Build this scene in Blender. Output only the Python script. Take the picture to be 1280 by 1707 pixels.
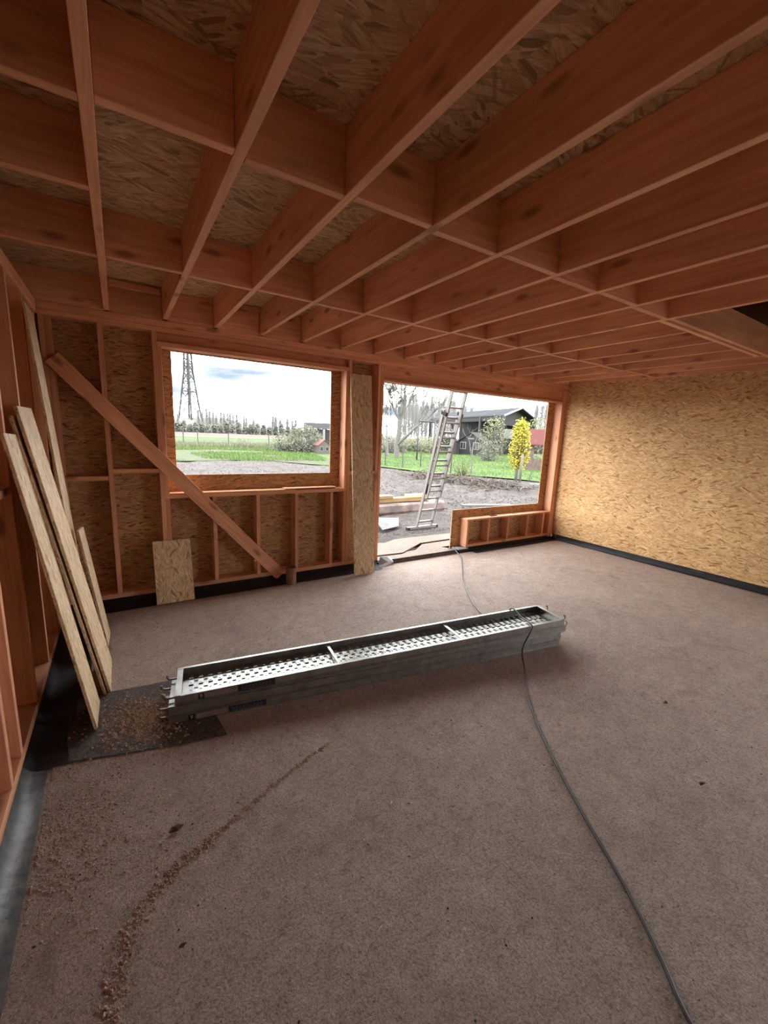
import bpy, bmesh, math, random
from mathutils import Vector, Matrix, noise
random.seed(7)
S = bpy.context.scene
C = S.collection
for o in list(bpy.data.objects): bpy.data.objects.remove(o)

# ------------------------------------------------------------------ camera
YAW, PITCH, ROLL, FPX = math.radians(32.6165), math.radians(10.4947), math.radians(-2.3642), 690.68
EYE = Vector((0, 0, 1.655))
cy, sy, cp, sp, cr, sr = math.cos(YAW), math.sin(YAW), math.cos(PITCH), math.sin(PITCH), math.cos(ROLL), math.sin(ROLL)
fwd = Vector((sy*cp, cy*cp, -sp)); right0 = Vector((cy, -sy, 0)); down0 = fwd.cross(right0)
rgt = cr*right0 + sr*down0; dwn = -sr*right0 + cr*down0
cam = bpy.data.cameras.new('camera'); camo = bpy.data.objects.new('camera', cam); C.objects.link(camo)
camo.matrix_world = Matrix(((rgt.x, -dwn.x, -fwd.x, EYE.x), (rgt.y, -dwn.y, -fwd.y, EYE.y), (rgt.z, -dwn.z, -fwd.z, EYE.z), (0, 0, 0, 1)))
cam.sensor_fit = 'VERTICAL'; cam.sensor_height = 36; cam.sensor_width = 36
cam.lens = FPX/1707*36; cam.clip_start = 0.02; cam.clip_end = 3000
S.camera = camo

# ------------------------------------------------------------------ world, colour management
SKY = 8.5
OUT, K = .43, 1.0      # dims all outdoor colours to offset the strong sky and exposure
w = bpy.data.worlds.new('sky'); S.world = w; w.use_nodes = True
nt = w.node_tree; nt.nodes.clear()
def N(t, kind, **kw):
    n = t.nodes.new(kind)
    for k, v in kw.items(): setattr(n, k, v)
    return n
tc = N(nt, 'ShaderNodeTexCoord'); mp = N(nt, 'ShaderNodeMapping'); mp.inputs['Scale'].default_value = (1.6, 1.6, 9)
mp.inputs['Location'].default_value = (0.35, 0.2, 0.1)
nz = N(nt, 'ShaderNodeTexNoise'); nz.inputs['Scale'].default_value = 2.6; nz.inputs['Detail'].default_value = 5; nz.inputs['Roughness'].default_value = .45
rp = N(nt, 'ShaderNodeValToRGB')
rp.color_ramp.elements[0].position = .53; rp.color_ramp.elements[0].color = (1, 1, 1, 1)
em = rp.color_ramp.elements.new(.585); em.color = (1.0/SKY, 1.03/SKY, 1.08/SKY, 1)
rp.color_ramp.elements[2].position = .68; rp.color_ramp.elements[2].color = (.40/SKY, .50/SKY, .62/SKY, 1)
bg = N(nt, 'ShaderNodeBackground'); bg.inputs['Strength'].default_value = SKY
ow = N(nt, 'ShaderNodeOutputWorld')
L = nt.links.new
L(tc.outputs['Generated'], mp.inputs['Vector']); L(mp.outputs['Vector'], nz.inputs['Vector']); L(nz.outputs['Fac'], rp.inputs['Fac'])
L(rp.outputs['Color'], bg.inputs['Color']); L(bg.outputs['Background'], ow.inputs['Surface'])
S.view_settings.view_transform = 'Standard'; S.view_settings.look = 'None'
S.view_settings.exposure = 0.58; S.view_settings.gamma = 1.0; S.view_settings.use_curve_mapping = False
S.cycles.max_bounces = 14; S.cycles.diffuse_bounces = 9; S.cycles.glossy_bounces = 4
S.cycles.sample_clamp_indirect = 12

# ------------------------------------------------------------------ materials
def newmat(name):
    m = bpy.data.materials.new(name); m.use_nodes = True
    t = m.node_tree; b = t.nodes['Principled BSDF']
    return m, t, b
def simple(name, col, rough=.6, metal=0.0, noise_amt=.0, scale=20, bump=0.0, spec=None):
    m, t, b = newmat(name); col = tuple(c*K for c in col)
    b.inputs['Base Color'].default_value = (*col, 1); b.inputs['Roughness'].default_value = rough; b.inputs['Metallic'].default_value = metal
    if spec is not None: b.inputs['Specular IOR Level'].default_value = spec
    if noise_amt or bump:
        tc = N(t, 'ShaderNodeTexCoord'); nz = N(t, 'ShaderNodeTexNoise'); nz.inputs['Scale'].default_value = scale; nz.inputs['Detail'].default_value = 6
        t.links.new(tc.outputs['Object'], nz.inputs['Vector'])
        if noise_amt:
            r = N(t, 'ShaderNodeValToRGB')
            r.color_ramp.elements[0].position = .3; r.color_ramp.elements[1].position = .7
            r.color_ramp.elements[0].color = (*[c*(1-noise_amt) for c in col], 1); r.color_ramp.elements[1].color = (*[min(1, c*(1+noise_amt)) for c in col], 1)
            t.links.new(nz.outputs['Fac'], r.inputs['Fac']); t.links.new(r.outputs['Color'], b.inputs['Base Color'])
        if bump:
            bp = N(t, 'ShaderNodeBump'); bp.inputs['Strength'].default_value = bump; bp.inputs['Distance'].default_value = .01
            t.links.new(nz.outputs['Fac'], bp.inputs['Height']); t.links.new(bp.outputs['Normal'], b.inputs['Normal'])
    return m
def offset_coords(t):
    tc = N(t, 'ShaderNodeTexCoord'); oi = N(t, 'ShaderNodeObjectInfo')
    mu = N(t, 'ShaderNodeVectorMath', operation='SCALE'); mu.inputs[0].default_value = (17.3, 9.1, 5.7)
    t.links.new(oi.outputs['Random'], mu.inputs['Scale'])
    ad = N(t, 'ShaderNodeVectorMath', operation='ADD'); t.links.new(tc.outputs['Object'], ad.inputs[0]); t.links.new(mu.outputs['Vector'], ad.inputs[1])
    return ad.outputs['Vector'], oi
def mixrgb(t, fac, a, b, mode='MIX'):
    m = N(t, 'ShaderNodeMix', data_type='RGBA', blend_type=mode)
    for sock, v in ((0, fac), (6, a), (7, b)):
        if hasattr(v, 'is_output'): t.links.new(v, m.inputs[sock])
        else: m.inputs[sock].default_value = v if sock == 0 else (*v, 1)
    return m.outputs[2]
def ramp(t, src, pts, interp='LINEAR'):
    r = N(t, 'ShaderNodeValToRGB'); r.color_ramp.interpolation = interp
    e = r.color_ramp.elements
    while len(e) < len(pts): e.new(.5)
    for el, (p, c) in zip(e, pts): el.position = p; el.color = (*c, 1) if len(c) == 3 else c
    t.links.new(src, r.inputs['Fac']); return r.outputs['Color']
def scaled(t, v, s):
    m = N(t, 'ShaderNodeVectorMath', operation='MULTIPLY'); t.links.new(v, m.inputs[0]); m.inputs[1].default_value = s; return m.outputs['Vector']

def wood(name, light, dark, rough=.62):
    """planed softwood, grain along local X"""
    m, t, b = newmat(name); v, oi = offset_coords(t)
    n1 = N(t, 'ShaderNodeTexNoise'); n1.inputs['Scale'].default_value = 1; n1.inputs['Detail'].default_value = 5; n1.inputs['Distortion'].default_value = .6
    t.links.new(scaled(t, v, (2.2, 38, 38)), n1.inputs['Vector'])
    col = ramp(t, n1.outputs['Fac'], [(.3, dark), (.62, light)])
    n2 = N(t, 'ShaderNodeTexNoise'); n2.inputs['Scale'].default_value = 1; n2.inputs['Detail'].default_value = 3
    t.links.new(scaled(t, v, (1.1, 3, 3)), n2.inputs['Vector'])
    shade = ramp(t, n2.outputs['Fac'], [(.3, (.78, .74, .72)), (.7, (1.08, 1.08, 1.08))])
    col = mixrgb(t, 1.0, col, shade, 'MULTIPLY')
    vo = N(t, 'ShaderNodeTexVoronoi'); vo.inputs['Scale'].default_value = 1
    t.links.new(scaled(t, v, (3.0, 8.5, 8.5)), vo.inputs['Vector'])
    kn = ramp(t, vo.outputs['Distance'], [(.09, (1, 1, 1)), (.24, (0, 0, 0))])
    gate = N(t, 'ShaderNodeSeparateColor'); t.links.new(vo.outputs['Color'], gate.inputs['Color'])
    gt = N(t, 'ShaderNodeMath', operation='GREATER_THAN'); gt.inputs[1].default_value = .35; t.links.new(gate.outputs['Red'], gt.inputs[0])
    kg = N(t, 'ShaderNodeMath', operation='MULTIPLY'); t.links.new(kn, kg.inputs[0]); t.links.new(gt.outputs['Value'], kg.inputs[1])
    kg2 = N(t, 'ShaderNodeMath', operation='MULTIPLY'); t.links.new(kg.outputs['Value'], kg2.inputs[0]); kg2.inputs[1].default_value = .75
    col = mixrgb(t, kg2.outputs['Value'], col, (dark[0]*.33, dark[1]*.28, dark[2]*.28))
    var = N(t, 'ShaderNodeMapRange'); var.inputs['To Min'].default_value = .88; var.inputs['To Max'].default_value = 1.1
    t.links.new(oi.outputs['Random'], var.inputs['Value'])
    hs = N(t, 'ShaderNodeHueSaturation'); t.links.new(col, hs.inputs['Color']); t.links.new(var.outputs['Result'], hs.inputs['Value'])
    t.links.new(hs.outputs['Color'], b.inputs['Base Color']); b.inputs['Roughness'].default_value = rough
    b.inputs['Specular IOR Level'].default_value = .3
    bp = N(t, 'ShaderNodeBump'); bp.inputs['Strength'].default_value = .15; bp.inputs['Distance'].default_value = .003
    t.links.new(n1.outputs['Fac'], bp.inputs['Height']); t.links.new(bp.outputs['Normal'], b.inputs['Normal'])
    return m

def osb(name, normal, along, cols, strand=1.0, spread=1.5, darkfrac=.06):
    """oriented strand board; normal and along are axes 'X','Y','Z' in object space"""
    m, t, b = newmat(name); v, oi = offset_coords(t)
    ax = 'XYZ'.index(normal); al = 'XYZ'.index(along)
    def layer(seed, sc):
        sh = N(t, 'ShaderNodeVectorMath', operation='ADD'); t.links.new(v, sh.inputs[0]); sh.inputs[1].default_value = (seed*3.1, seed*5.7, seed*2.3)
        vc = N(t, 'ShaderNodeTexVoronoi'); vc.inputs['Scale'].default_value = 1
        s1 = [13*sc]*3; s1[al] = 8*sc; t.links.new(scaled(t, sh.outputs['Vector'], s1), vc.inputs['Vector'])
        se = N(t, 'ShaderNodeSeparateColor'); t.links.new(vc.outputs['Color'], se.inputs['Color'])
        an = N(t, 'ShaderNodeMapRange'); an.inputs['To Min'].default_value = -spread/2; an.inputs['To Max'].default_value = spread/2
        t.links.new(se.outputs['Red'], an.inputs['Value'])
        vr = N(t, 'ShaderNodeVectorRotate', rotation_type=normal+'_AXIS'); t.links.new(sh.outputs['Vector'], vr.inputs['Vector']); t.links.new(an.outputs['Result'], vr.inputs['Angle'])
        vs = N(t, 'ShaderNodeTexVoronoi'); vs.inputs['Scale'].default_value = 1
        s2 = [72*sc]*3; s2[al] = 11*sc; t.links.new(scaled(t, vr.outputs['Vector'], s2), vs.inputs['Vector'])
        so = N(t, 'ShaderNodeSeparateColor'); t.links.new(vs.outputs['Color'], so.inputs['Color'])
        fi = N(t, 'ShaderNodeTexNoise'); fi.inputs['Scale'].default_value = 1; fi.inputs['Detail'].default_value = 3
        s3 = [210*sc]*3; s3[al] = 9*sc; t.links.new(scaled(t, vr.outputs['Vector'], s3), fi.inputs['Vector'])
        return so, fi, vs
    a, fa, va = layer(1, strand); c_, fc, vcc = layer(2.7, strand*.85)
    d = darkfrac
    pts = [(0, cols[0]), (d, cols[0]), (d+.05, cols[1]), (.45, cols[2]), (.8, cols[3]), (1, cols[4])]
    ca = ramp(t, a.outputs['Red'], pts); cb = ramp(t, c_.outputs['Red'], pts)
    sel = N(t, 'ShaderNodeMath', operation='GREATER_THAN'); sel.inputs[1].default_value = .5; t.links.new(c_.outputs['Green'], sel.inputs[0])
    col = mixrgb(t, sel.outputs['Value'], ca, cb)
    fcol = ramp(t, fa.outputs['Fac'], [(.3, (.82, .8, .78)), (.65, (1.05, 1.05, 1.05))])
    col = mixrgb(t, 1.0, col, fcol, 'MULTIPLY')
    # thin darker gaps round strands
    gap = ramp(t, vcc.outputs['Distance'], [(.62, (1, 1, 1)), (.85, (.6, .55, .5))])
    col = mixrgb(t, .7, col, gap, 'MULTIPLY')
    lg = N(t, 'ShaderNodeTexNoise'); lg.inputs['Scale'].default_value = 1.6; lg.inputs['Detail'].default_value = 2; t.links.new(v, lg.inputs['Vector'])
    col = mixrgb(t, 1.0, col, ramp(t, lg.outputs['Fac'], [(.3, (.9, .88, .86)), (.7, (1.06, 1.06, 1.06))]), 'MULTIPLY')
    t.links.new(col, b.inputs['Base Color']); b.inputs['Roughness'].default_value = .68; b.inputs['Specular IOR Level'].default_value = .25
    bp = N(t, 'ShaderNodeBump'); bp.inputs['Strength'].default_value = .35; bp.inputs['Distance'].default_value = .004
    t.links.new(a.outputs['Blue'], bp.inputs['Height']); t.links.new(bp.outputs['Normal'], b.inputs['Normal'])
    return m

PINE = wood('planed_pine', (.78, .43, .265), (.65, .31, .175))
PINE2 = wood('pale_pine', (.74, .44, .22), (.60, .32, .14))
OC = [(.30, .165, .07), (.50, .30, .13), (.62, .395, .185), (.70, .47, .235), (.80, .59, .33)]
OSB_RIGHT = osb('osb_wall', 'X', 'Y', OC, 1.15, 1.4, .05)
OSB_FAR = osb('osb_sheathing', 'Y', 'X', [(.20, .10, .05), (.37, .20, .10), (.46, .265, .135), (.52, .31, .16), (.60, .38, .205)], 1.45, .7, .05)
OSB_CEIL = osb('osb_deck', 'Z', 'X', [(.34, .23, .13), (.48, .34, .20), (.60, .44, .27), (.68, .52, .34), (.76, .60, .42)], .9)
OSB_BOARD = osb('osb_offcut', 'Z', 'X', [(.40, .27, .15), (.58, .43, .26), (.68, .53, .34), (.74, .60, .41), (.82, .70, .51)], 1.25, 1.2, .04)
OSB_OUT = osb('osb_outdoor_dimmed', 'Z', 'X', [tuple(x*OUT for x in q) for q in ((.15, .105, .07), (.23, .17, .12), (.27, .205, .15), (.30, .23, .175), (.34, .27, .21))], 1.0)  # OSB tones dimmed to hold back the bright outdoor light

def floor_mat():
    m, t, b = newmat('dusty_screed'); tc = N(t, 'ShaderNodeTexCoord'); v = tc.outputs['Object']
    def nz(s, d=5, r=.6, dist=0):
        n = N(t, 'ShaderNodeTexNoise'); n.inputs['Scale'].default_value = s; n.inputs['Detail'].default_value = d; n.inputs['Roughness'].default_value = r; n.inputs['Distortion'].default_value = dist
        t.links.new(v, n.inputs['Vector']); return n.outputs['Fac']
    big = nz(1.1, 4); mid = nz(9, 6, .65, .4); fine = nz(42, 8, .8, .8); grit = nz(120, 4, .7, .4)
    col = ramp(t, big, [(.3, (.44, .352, .302)), (.7, (.57, .462, .398))])
    col = mixrgb(t, 1, col, ramp(t, mid, [(.3, (.82, .8, .78)), (.65, (1.08, 1.08, 1.08))]), 'MULTIPLY')
    col = mixrgb(t, 1, col, ramp(t, fine, [(.34, (.55, .51, .48)), (.47, (.98, .97, .96)), (.6, (1.12, 1.12, 1.11)), (.72, (1.4, 1.38, 1.36))]), 'MULTIPLY')
    col = mixrgb(t, .8, col, ramp(t, grit, [(.36, (.55, .52, .49)), (.48, (1, 1, 1)), (.68, (1.35, 1.34, 1.3))]), 'MULTIPLY')
    st = nz(2.3, 3, .5, 1.2)
    col = mixrgb(t, ramp(t, st, [(.62, (0, 0, 0)), (.78, (.45, .45, .45))]), col, (.20, .135, .105))
    t.links.new(col, b.inputs['Base Color']); b.inputs['Roughness'].default_value = .6; b.inputs['Specular IOR Level'].default_value = .35
    ad = N(t, 'ShaderNodeMath', operation='ADD'); t.links.new(fine, ad.inputs[0]); t.links.new(grit, ad.inputs[1])
    bp = N(t, 'ShaderNodeBump'); bp.inputs['Strength'].default_value = 1.0; bp.inputs['Distance'].default_value = .02
    t.links.new(ad.outputs['Value'], bp.inputs['Height']); t.links.new(bp.outputs['Normal'], b.inputs['Normal'])
    return m
FLOOR = floor_mat()
def ground_mat(name, a, b_, c, s1, s2, rough=.9, thr=.5):
    m, t, b = newmat(name); tc = N(t, 'ShaderNodeTexCoord'); a, b_, c = ([x*OUT for x in q] for q in (a, b_, c))
    n1 = N(t, 'ShaderNodeTexNoise'); n1.inputs['Scale'].default_value = s1; n1.inputs['Detail'].default_value = 6
    n2 = N(t, 'ShaderNodeTexNoise'); n2.inputs['Scale'].default_value = s2; n2.inputs['Detail'].default_value = 5; n2.inputs['Roughness'].default_value = .7
    t.links.new(tc.outputs['Object'], n1.inputs['Vector']); t.links.new(tc.outputs['Object'], n2.inputs['Vector'])
    c2 = ramp(t, n2.outputs['Fac'], [(.35, b_), (.65, c)])
    col = mixrgb(t, ramp(t, n1.outputs['Fac'], [(thr-.07, (0, 0, 0)), (thr+.07, (1, 1, 1))]), mixrgb(t, n2.outputs['Fac'], tuple(x*.6 for x in a), tuple(x*1.4 for x in a)), c2)
    t.links.new(col, b.inputs['Base Color']); b.inputs['Roughness'].default_value = rough; b.inputs['Specular IOR Level'].default_value = .15
    return m
SOIL = ground_mat('yard_soil', (.095, .080, .074), (.055, .046, .042), (.19, .172, .162), 1.2, 7)
ROUGH = ground_mat('rough_turf', (.11, .095, .085), (.05, .10, .02), (.10, .15, .035), .35, 2.5, thr=.5)
LAWN = ground_mat('lawn_green', (.07, .150, .025), (.08, .165, .028), (.13, .20, .04), .3, 3)
STRIP = ground_mat('pale_dry_grass', (.18, .165, .13), (.13, .14, .08), (.22, .20, .17), .4, 2)
CROP = ground_mat('crop_green', (.065, .120, .030), (.07, .125, .035), (.08, .135, .04), .05, .3)
TAN = ground_mat('stubble_tan', (.165, .125, .095), (.17, .13, .10), (.15, .13, .095), .02, .1)
BLACK = simple('black_membrane', (.012, .012, .013), .55, 0, .3, 30, .25, spec=.22)
GREYM = simple('grey_membrane', (.075, .082, .086), .42, 0, .45, 25, .3)  # greyer than the other membrane
DARKMAT = simple('bitumen_sheet', (.060, .048, .046), .8, 0, .6, 60, .6)
CONC = simple('concrete_edge', (.10, .092, .085), .8, 0, .3, 25, .3)
GALV = simple('galvanised_steel', (.38, .39, .38), .40, .9, .22, 14, .05)
GALVD = simple('galvanised_face', (.36, .37, .36), .36, .9, .25, 9, .05)
STEEL = simple('hook_steel', (.34, .33, .32), .4, .9)
LABELB = simple('label_dark', (.012, .014, .03), .4)
LABELG = simple('label_worn', (.22, .18, .165), .5, 0, .2, 60)
WHITEP = simple('label_white', (.6, .6, .6), .5)
PIPE = simple('brown_pipe', (.20, .095, .055), .5)
CABLE = simple('cable_grey', (.055, .055, .06), .45)
CABLE2 = simple('cable_pale', (.30, .29, .28), .5)
SCRAP = simple('grey_sheet', (.26, .27, .28), .45, 0, .3, 12, .3)
DIRT = simple('earth_crumbs', (.37, .265, .20), .95, 0, .4, 80)
DIRTD = simple('dark_crumbs', (.06, .042, .034), .95, 0, .4, 80)
STRAW = simple('wood_splinter', (.80, .68, .50), .8)
ROOFT = simple('roof_underside', (.12, .06, .035), .8)
LEAFM = simple('dead_leaf', (.045, .03, .022), .8)
K = OUT
ALU = simple('ladder_aluminium', (.42, .41, .40), .5, .0)
SHEETOUT = simple('grey_sheet_outside', (.12, .125, .13), .6, 0, .3, 8)
CLOD = simple('soil_clods', (.13, .115, .107), .95, 0, .45, 9)
TWIG = simple('brush_twigs', (.13, .105, .085), .9, 0, .3, 3)
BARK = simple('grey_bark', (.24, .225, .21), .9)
FARB = simple('hazed_bark', (.46, .455, .45), .9)  # lightened so the colour carries the haze of distance
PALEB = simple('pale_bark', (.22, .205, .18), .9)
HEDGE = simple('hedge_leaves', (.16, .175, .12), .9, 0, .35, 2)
FARH = simple('hazed_hedge', (.20, .215, .17), .9, 0, .25, .15)  # distance haze mixed into the leaf colour
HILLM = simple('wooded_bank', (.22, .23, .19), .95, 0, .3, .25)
IVY = simple('ivy_leaves', (.17, .185, .11), .8, 0, .4, 3)
WILLOW = simple('spring_leaves', (.24, .27, .11), .8)
YELLOW = simple('yellow_blossom', (.62, .55, .02), .8)
GRASS = simple('grass_blades', (.13, .24, .035), .8)
GRASS2 = simple('grass_blades_pale', (.22, .23, .13), .8)
BLACKW = simple('black_boards', (.018, .018, .020), .7)
WHITEW = simple('white_paint', (.30, .30, .30), .6)
FELT = simple('roofing_felt', (.12, .122, .12), 1, spec=0)
BARNR = simple('fibre_cement_roof', (.115, .12, .13), 1, 0, .15, .6, spec=0)
DARKIN = simple('shade_and_dark_wood', (.012, .012, .013), .8)  # near black for painted barn and gable shade, also the dark chip
BARNP = simple('barn_post', (.06, .058, .056), .8)
REDR = simple('red_roof_sheet', (.17, .062, .062), .9, spec=.1)
BRICK = simple('old_brick', (.19, .125, .112), .9, 0, .35, 5)
ORANGE = simple('orange_timber', (.42, .25, .085), .6, 0, .15, 4)
PINKW = simple('film_wrapped_boards', (.25, .175, .15), .5, 0, .5, 5)
PYL = simple('pylon_steel', (.10, .105, .11), .9, spec=.1)
GLASSD = simple('dark_glass', (.03, .035, .04), .15)
TAGO = simple('orange_tag', (.42, .20, .015), .5)
POST = simple('weathered_post', (.12, .11, .1), .9)

K = 1.0
# ------------------------------------------------------------------ helpers
def mesh_obj(name, verts, faces, mat, parent=None, smooth=False):
    me = bpy.data.meshes.new(name); me.from_pydata([tuple(v) for v in verts], [], faces); me.update()
    if smooth: me.shade_smooth()
    me.materials.append(mat)
    o = bpy.data.objects.new(name, me); C.objects.link(o)
    if parent: o.parent = parent
    return o
def tag(o, label, cat, group=None, kind=None):
    if label: o['label'] = label
    if cat: o['category'] = cat
    if group: o['group'] = group
    if kind: o['kind'] = kind
    return o
def struct(o, label=None, cat=None): return tag(o, label, cat, None, 'structure')
def empty(name, loc=(0, 0, 0), rz=0.0):
    o = bpy.data.objects.new(name, None); C.objects.link(o); o.empty_display_size = .1
    o.location = loc; o.rotation_euler = (0, 0, rz); return o
_bc = {}
def box_mesh(sx, sy_, sz, mat, bev=.002):
    k = (round(sx, 4), round(sy_, 4), round(sz, 4), mat.name, bev)
    if k in _bc: return _bc[k]
    bm = bmesh.new(); bmesh.ops.create_cube(bm, size=1); bmesh.ops.scale(bm, vec=(sx, sy_, sz), verts=bm.verts)
    if bev and min(sx, sy_, sz) > 3*bev: bmesh.ops.bevel(bm, geom=bm.edges[:], offset=bev, segments=1, affect='EDGES')
    me = bpy.data.meshes.new('box'); bm.to_mesh(me); bm.free(); me.materials.append(mat); _bc[k] = me; return me
def box(name, x0, x1, y0, y1, z0, z1, mat, parent=None, long=None, bev=.002):
    """axis-aligned board; its grain (local X) runs along its longest side"""
    d = [x1-x0, y1-y0, z1-z0]
    a = 'xyz'.index(long) if long else max(range(3), key=lambda i: d[i])
    b = min((i for i in range(3) if i != a), key=lambda i: -d[i]); c = 3-a-b
    me = box_mesh(d[a], d[b], d[c], mat, bev)
    o = bpy.data.objects.new(name, me); C.objects.link(o)
    cols = [Vector((0, 0, 0)) for _ in range(3)]
    cols[0][a] = 1; cols[1][b] = 1; cols[2] = cols[0].cross(cols[1])
    M = Matrix((cols[0], cols[1], cols[2])).transposed().to_4x4()
    M.translation = ((x0+x1)/2, (y0+y1)/2, (z0+z1)/2)
    if parent: o.parent = parent
    o.matrix_basis = M
    return o
def board(name, p0, p1, wdir, width, thick, mat, parent=None, bev=.002):
    """free board: local X from p0 to p1, local Y ~ wdir; p0,p1 are on the centre line"""
    p0, p1 = Vector(p0), Vector(p1); X = (p1-p0); ln = X.length; X.normalize()
    Z = X.cross(Vector(wdir)).normalized(); Y = Z.cross(X)
    me = box_mesh(ln, width, thick, mat, bev)
    o = bpy.data.objects.new(name, me); C.objects.link(o)
    M = Matrix((X, Y, Z)).transposed().to_4x4(); M.translation = (p0+p1)/2
    if parent: o.parent = parent
    o.matrix_basis = M
    return o
def tube(V, F, pts, rad, n=6, cap=True):
    """sweep an n-gon along pts into vert/face lists; rad scalar or list"""
    base = len(V); pts = [Vector(p) for p in pts]; prev = None
    for i, p in enumerate(pts):
        d = (pts[min(i+1, len(pts)-1)] - pts[max(i-1, 0)]).normalized()
        if prev is None: u = d.orthogonal().normalized()
        else: u = (prev - d*prev.dot(d)).normalized()
        prev = u; v = d.cross(u); r = rad[i] if isinstance(rad, (list, tuple)) else rad
        for k in range(n):
            a = 2*math.pi*k/n; V.append(p + (u*math.cos(a) + v*math.sin(a))*r)
    for i in range(len(pts)-1):
        for k in range(n):
            a = base+i*n+k; b = base+i*n+(k+1) % n; F.append((a, b, b+n, a+n))
    if cap:
        F.append(tuple(base+k for k in reversed(range(n)))); F.append(tuple(base+(len(pts)-1)*n+k for k in range(n)))
def tube_obj(name, pts, rad, mat, parent=None, n=8):
    V, F = [], []; tube(V, F, pts, rad, n); return mesh_obj(name, V, F, mat, parent, True)
def bx(V, F, x0, x1, y0, y1, z0, z1):
    b = len(V); V += [Vector(p) for p in ((x0, y0, z0), (x1, y0, z0), (x1, y1, z0), (x0, y1, z0), (x0, y0, z1), (x1, y0, z1), (x1, y1, z1), (x0, y1, z1))]
    F += [(b, b+3, b+2, b+1), (b+4, b+5, b+6, b+7), (b, b+1, b+5, b+4), (b+1, b+2, b+6, b+5), (b+2, b+3, b+7, b+6), (b+3, b, b+4, b+7)]
def prism(name, poly, z0, z1, mat, parent=None):
    n = len(poly); V = [(x, y, z0) for x, y in poly] + [(x, y, z1) for x, y in poly]
    F = [tuple(reversed(range(n))), tuple(range(n, 2*n))] + [(i, (i+1) % n, n+(i+1) % n, n+i) for i in range(n)]
    return mesh_obj(name, V, F, mat, parent)
def sweep_profile(name, prof, axis, a0, a1, mat, parent=None, n=40, wob=.004):
    """sheet whose profile [(offset, z)] runs along axis from a0 to a1, slightly wrinkled"""
    V, F = [], []; m = len(prof)
    for i in range(n+1):
        s = a0+(a1-a0)*i/n
        for j, (q, z) in enumerate(prof):
            wv = wob*noise.noise((s*3.1, j*.6, a0))*(1 if 0 < j else .2)
            qq, zz = q+wv*1.5, max(.002, z+abs(wv)*(1 if j < m-1 else .2))
            V.append((qq, s, zz) if axis == 'y' else (s, qq, zz))
    for i in range(n):
        for j in range(m-1):
            a = i*m+j; F.append((a, a+1, a+m+1, a+m))
    return mesh_obj(name, V, F, mat, parent, True)
def crumbs(name, pts, mat, parent=None):
    """pts = list of (x,y,z,size): little irregular lumps as one stuff mesh"""
    V, F = [], []
    for x, y, z, s in pts:
        b = len(V); a = random.random()*6.28
        for k in range(4):
            r = s*(.6+random.random()*.7); V.append((x+math.cos(a+k*1.57)*r, y+math.sin(a+k*1.57)*r, z+.001))
        r = s*.3
        for k in range(4):
            V.append((x+math.cos(a+.5+k*1.57)*r*1.4, y+math.sin(a+.5+k*1.57)*r*1.4, z+s*(.4+random.random()*.5)))
        F += [(b, b+1, b+5, b+4), (b+1, b+2, b+6, b+5), (b+2, b+3, b+7, b+6), (b+3, b, b+4, b+7), (b+4, b+5, b+6, b+7), (b+3, b+2, b+1, b)]
    return mesh_obj(name, V, F, mat, parent)

# ------------------------------------------------------------------ the shell
D, XL, XR, DEP = 4.37, -.478, 6.29, .145        # far wall face, left wall face, right wall face, wall depth
YB = -2.4                                         # wall behind the camera
H, JH = 2.575, .242                              # underside and depth of joists
GZ = -.15                                         # ground outside

fl = box('floor', XL-.15, XR+.1, YB, D-.03, -.14, 0, FLOOR, bev=0); struct(fl)
fl.data = fl.data.copy(); fl.matrix_basis = Matrix.Identity(4)
bm = bmesh.new()
nx, ny = 60, 60
grid = [[bm.verts.new((XL-.15+(XR+.25-XL)*i/nx, YB+(D-.03-YB)*j/ny, .0)) for j in range(ny+1)] for i in range(nx+1)]
for i in range(nx):
    for j in range(ny): bm.faces.new((grid[i][j], grid[i+1][j], grid[i+1][j+1], grid[i][j+1]))
ext = bmesh.ops.extrude_face_region(bm, geom=bm.faces[:])
for v in [g for g in ext['geom'] if isinstance(g, bmesh.types.BMVert)]: v.co.z = -.14
bm.normal_update(); bmesh.ops.recalc_face_normals(bm, faces=bm.faces[:])
bm.to_mesh(fl.data); bm.free(); fl.data.materials.clear(); fl.data.materials.append(FLOOR)

# far wall: outer sheathing with the window and door openings
def sheathing(name, y0, y1, xs, zs, holes, mat):
    V, F = [], []
    for i in range(len(xs)-1):
        for j in range(len(zs)-1):
            if (i, j) in holes: continue
            bx(V, F, xs[i], xs[i+1], y0, y1, zs[j], zs[j+1])
    o = mesh_obj(name, V, F, mat)
    bm = bmesh.new(); bm.from_mesh(o.data); bmesh.ops.remove_doubles(bm, verts=bm.verts, dist=1e-5)
    seen = {}
    for f in bm.faces: seen.setdefault(tuple(sorted(v.index for v in f.verts)), []).append(f)
    bmesh.ops.delete(bm, geom=[f for l in seen.values() if len(l) > 1 for f in l], context='FACES'); bm.to_mesh(o.data); bm.free(); return o
Y1 = D+DEP
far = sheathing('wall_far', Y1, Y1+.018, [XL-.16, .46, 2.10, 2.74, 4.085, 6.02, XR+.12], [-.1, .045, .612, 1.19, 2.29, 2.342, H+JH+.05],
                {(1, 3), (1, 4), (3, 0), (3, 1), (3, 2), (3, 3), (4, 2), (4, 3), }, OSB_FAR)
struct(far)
def fw(name, x0, x1, z0, z1, y0=D, y1=Y1-.001, mat=PINE, long=None): return box(name, x0, x1, y0, y1, z0, z1, mat, far, long)
SZ, PZ = .11, 2.475
fw('sole_plate', XL, 2.725, .06, SZ)
fw('top_plate', XL, XR, 2.477, 2.514); fw('top_plate', XL, XR, 2.516, 2.573)
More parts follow.
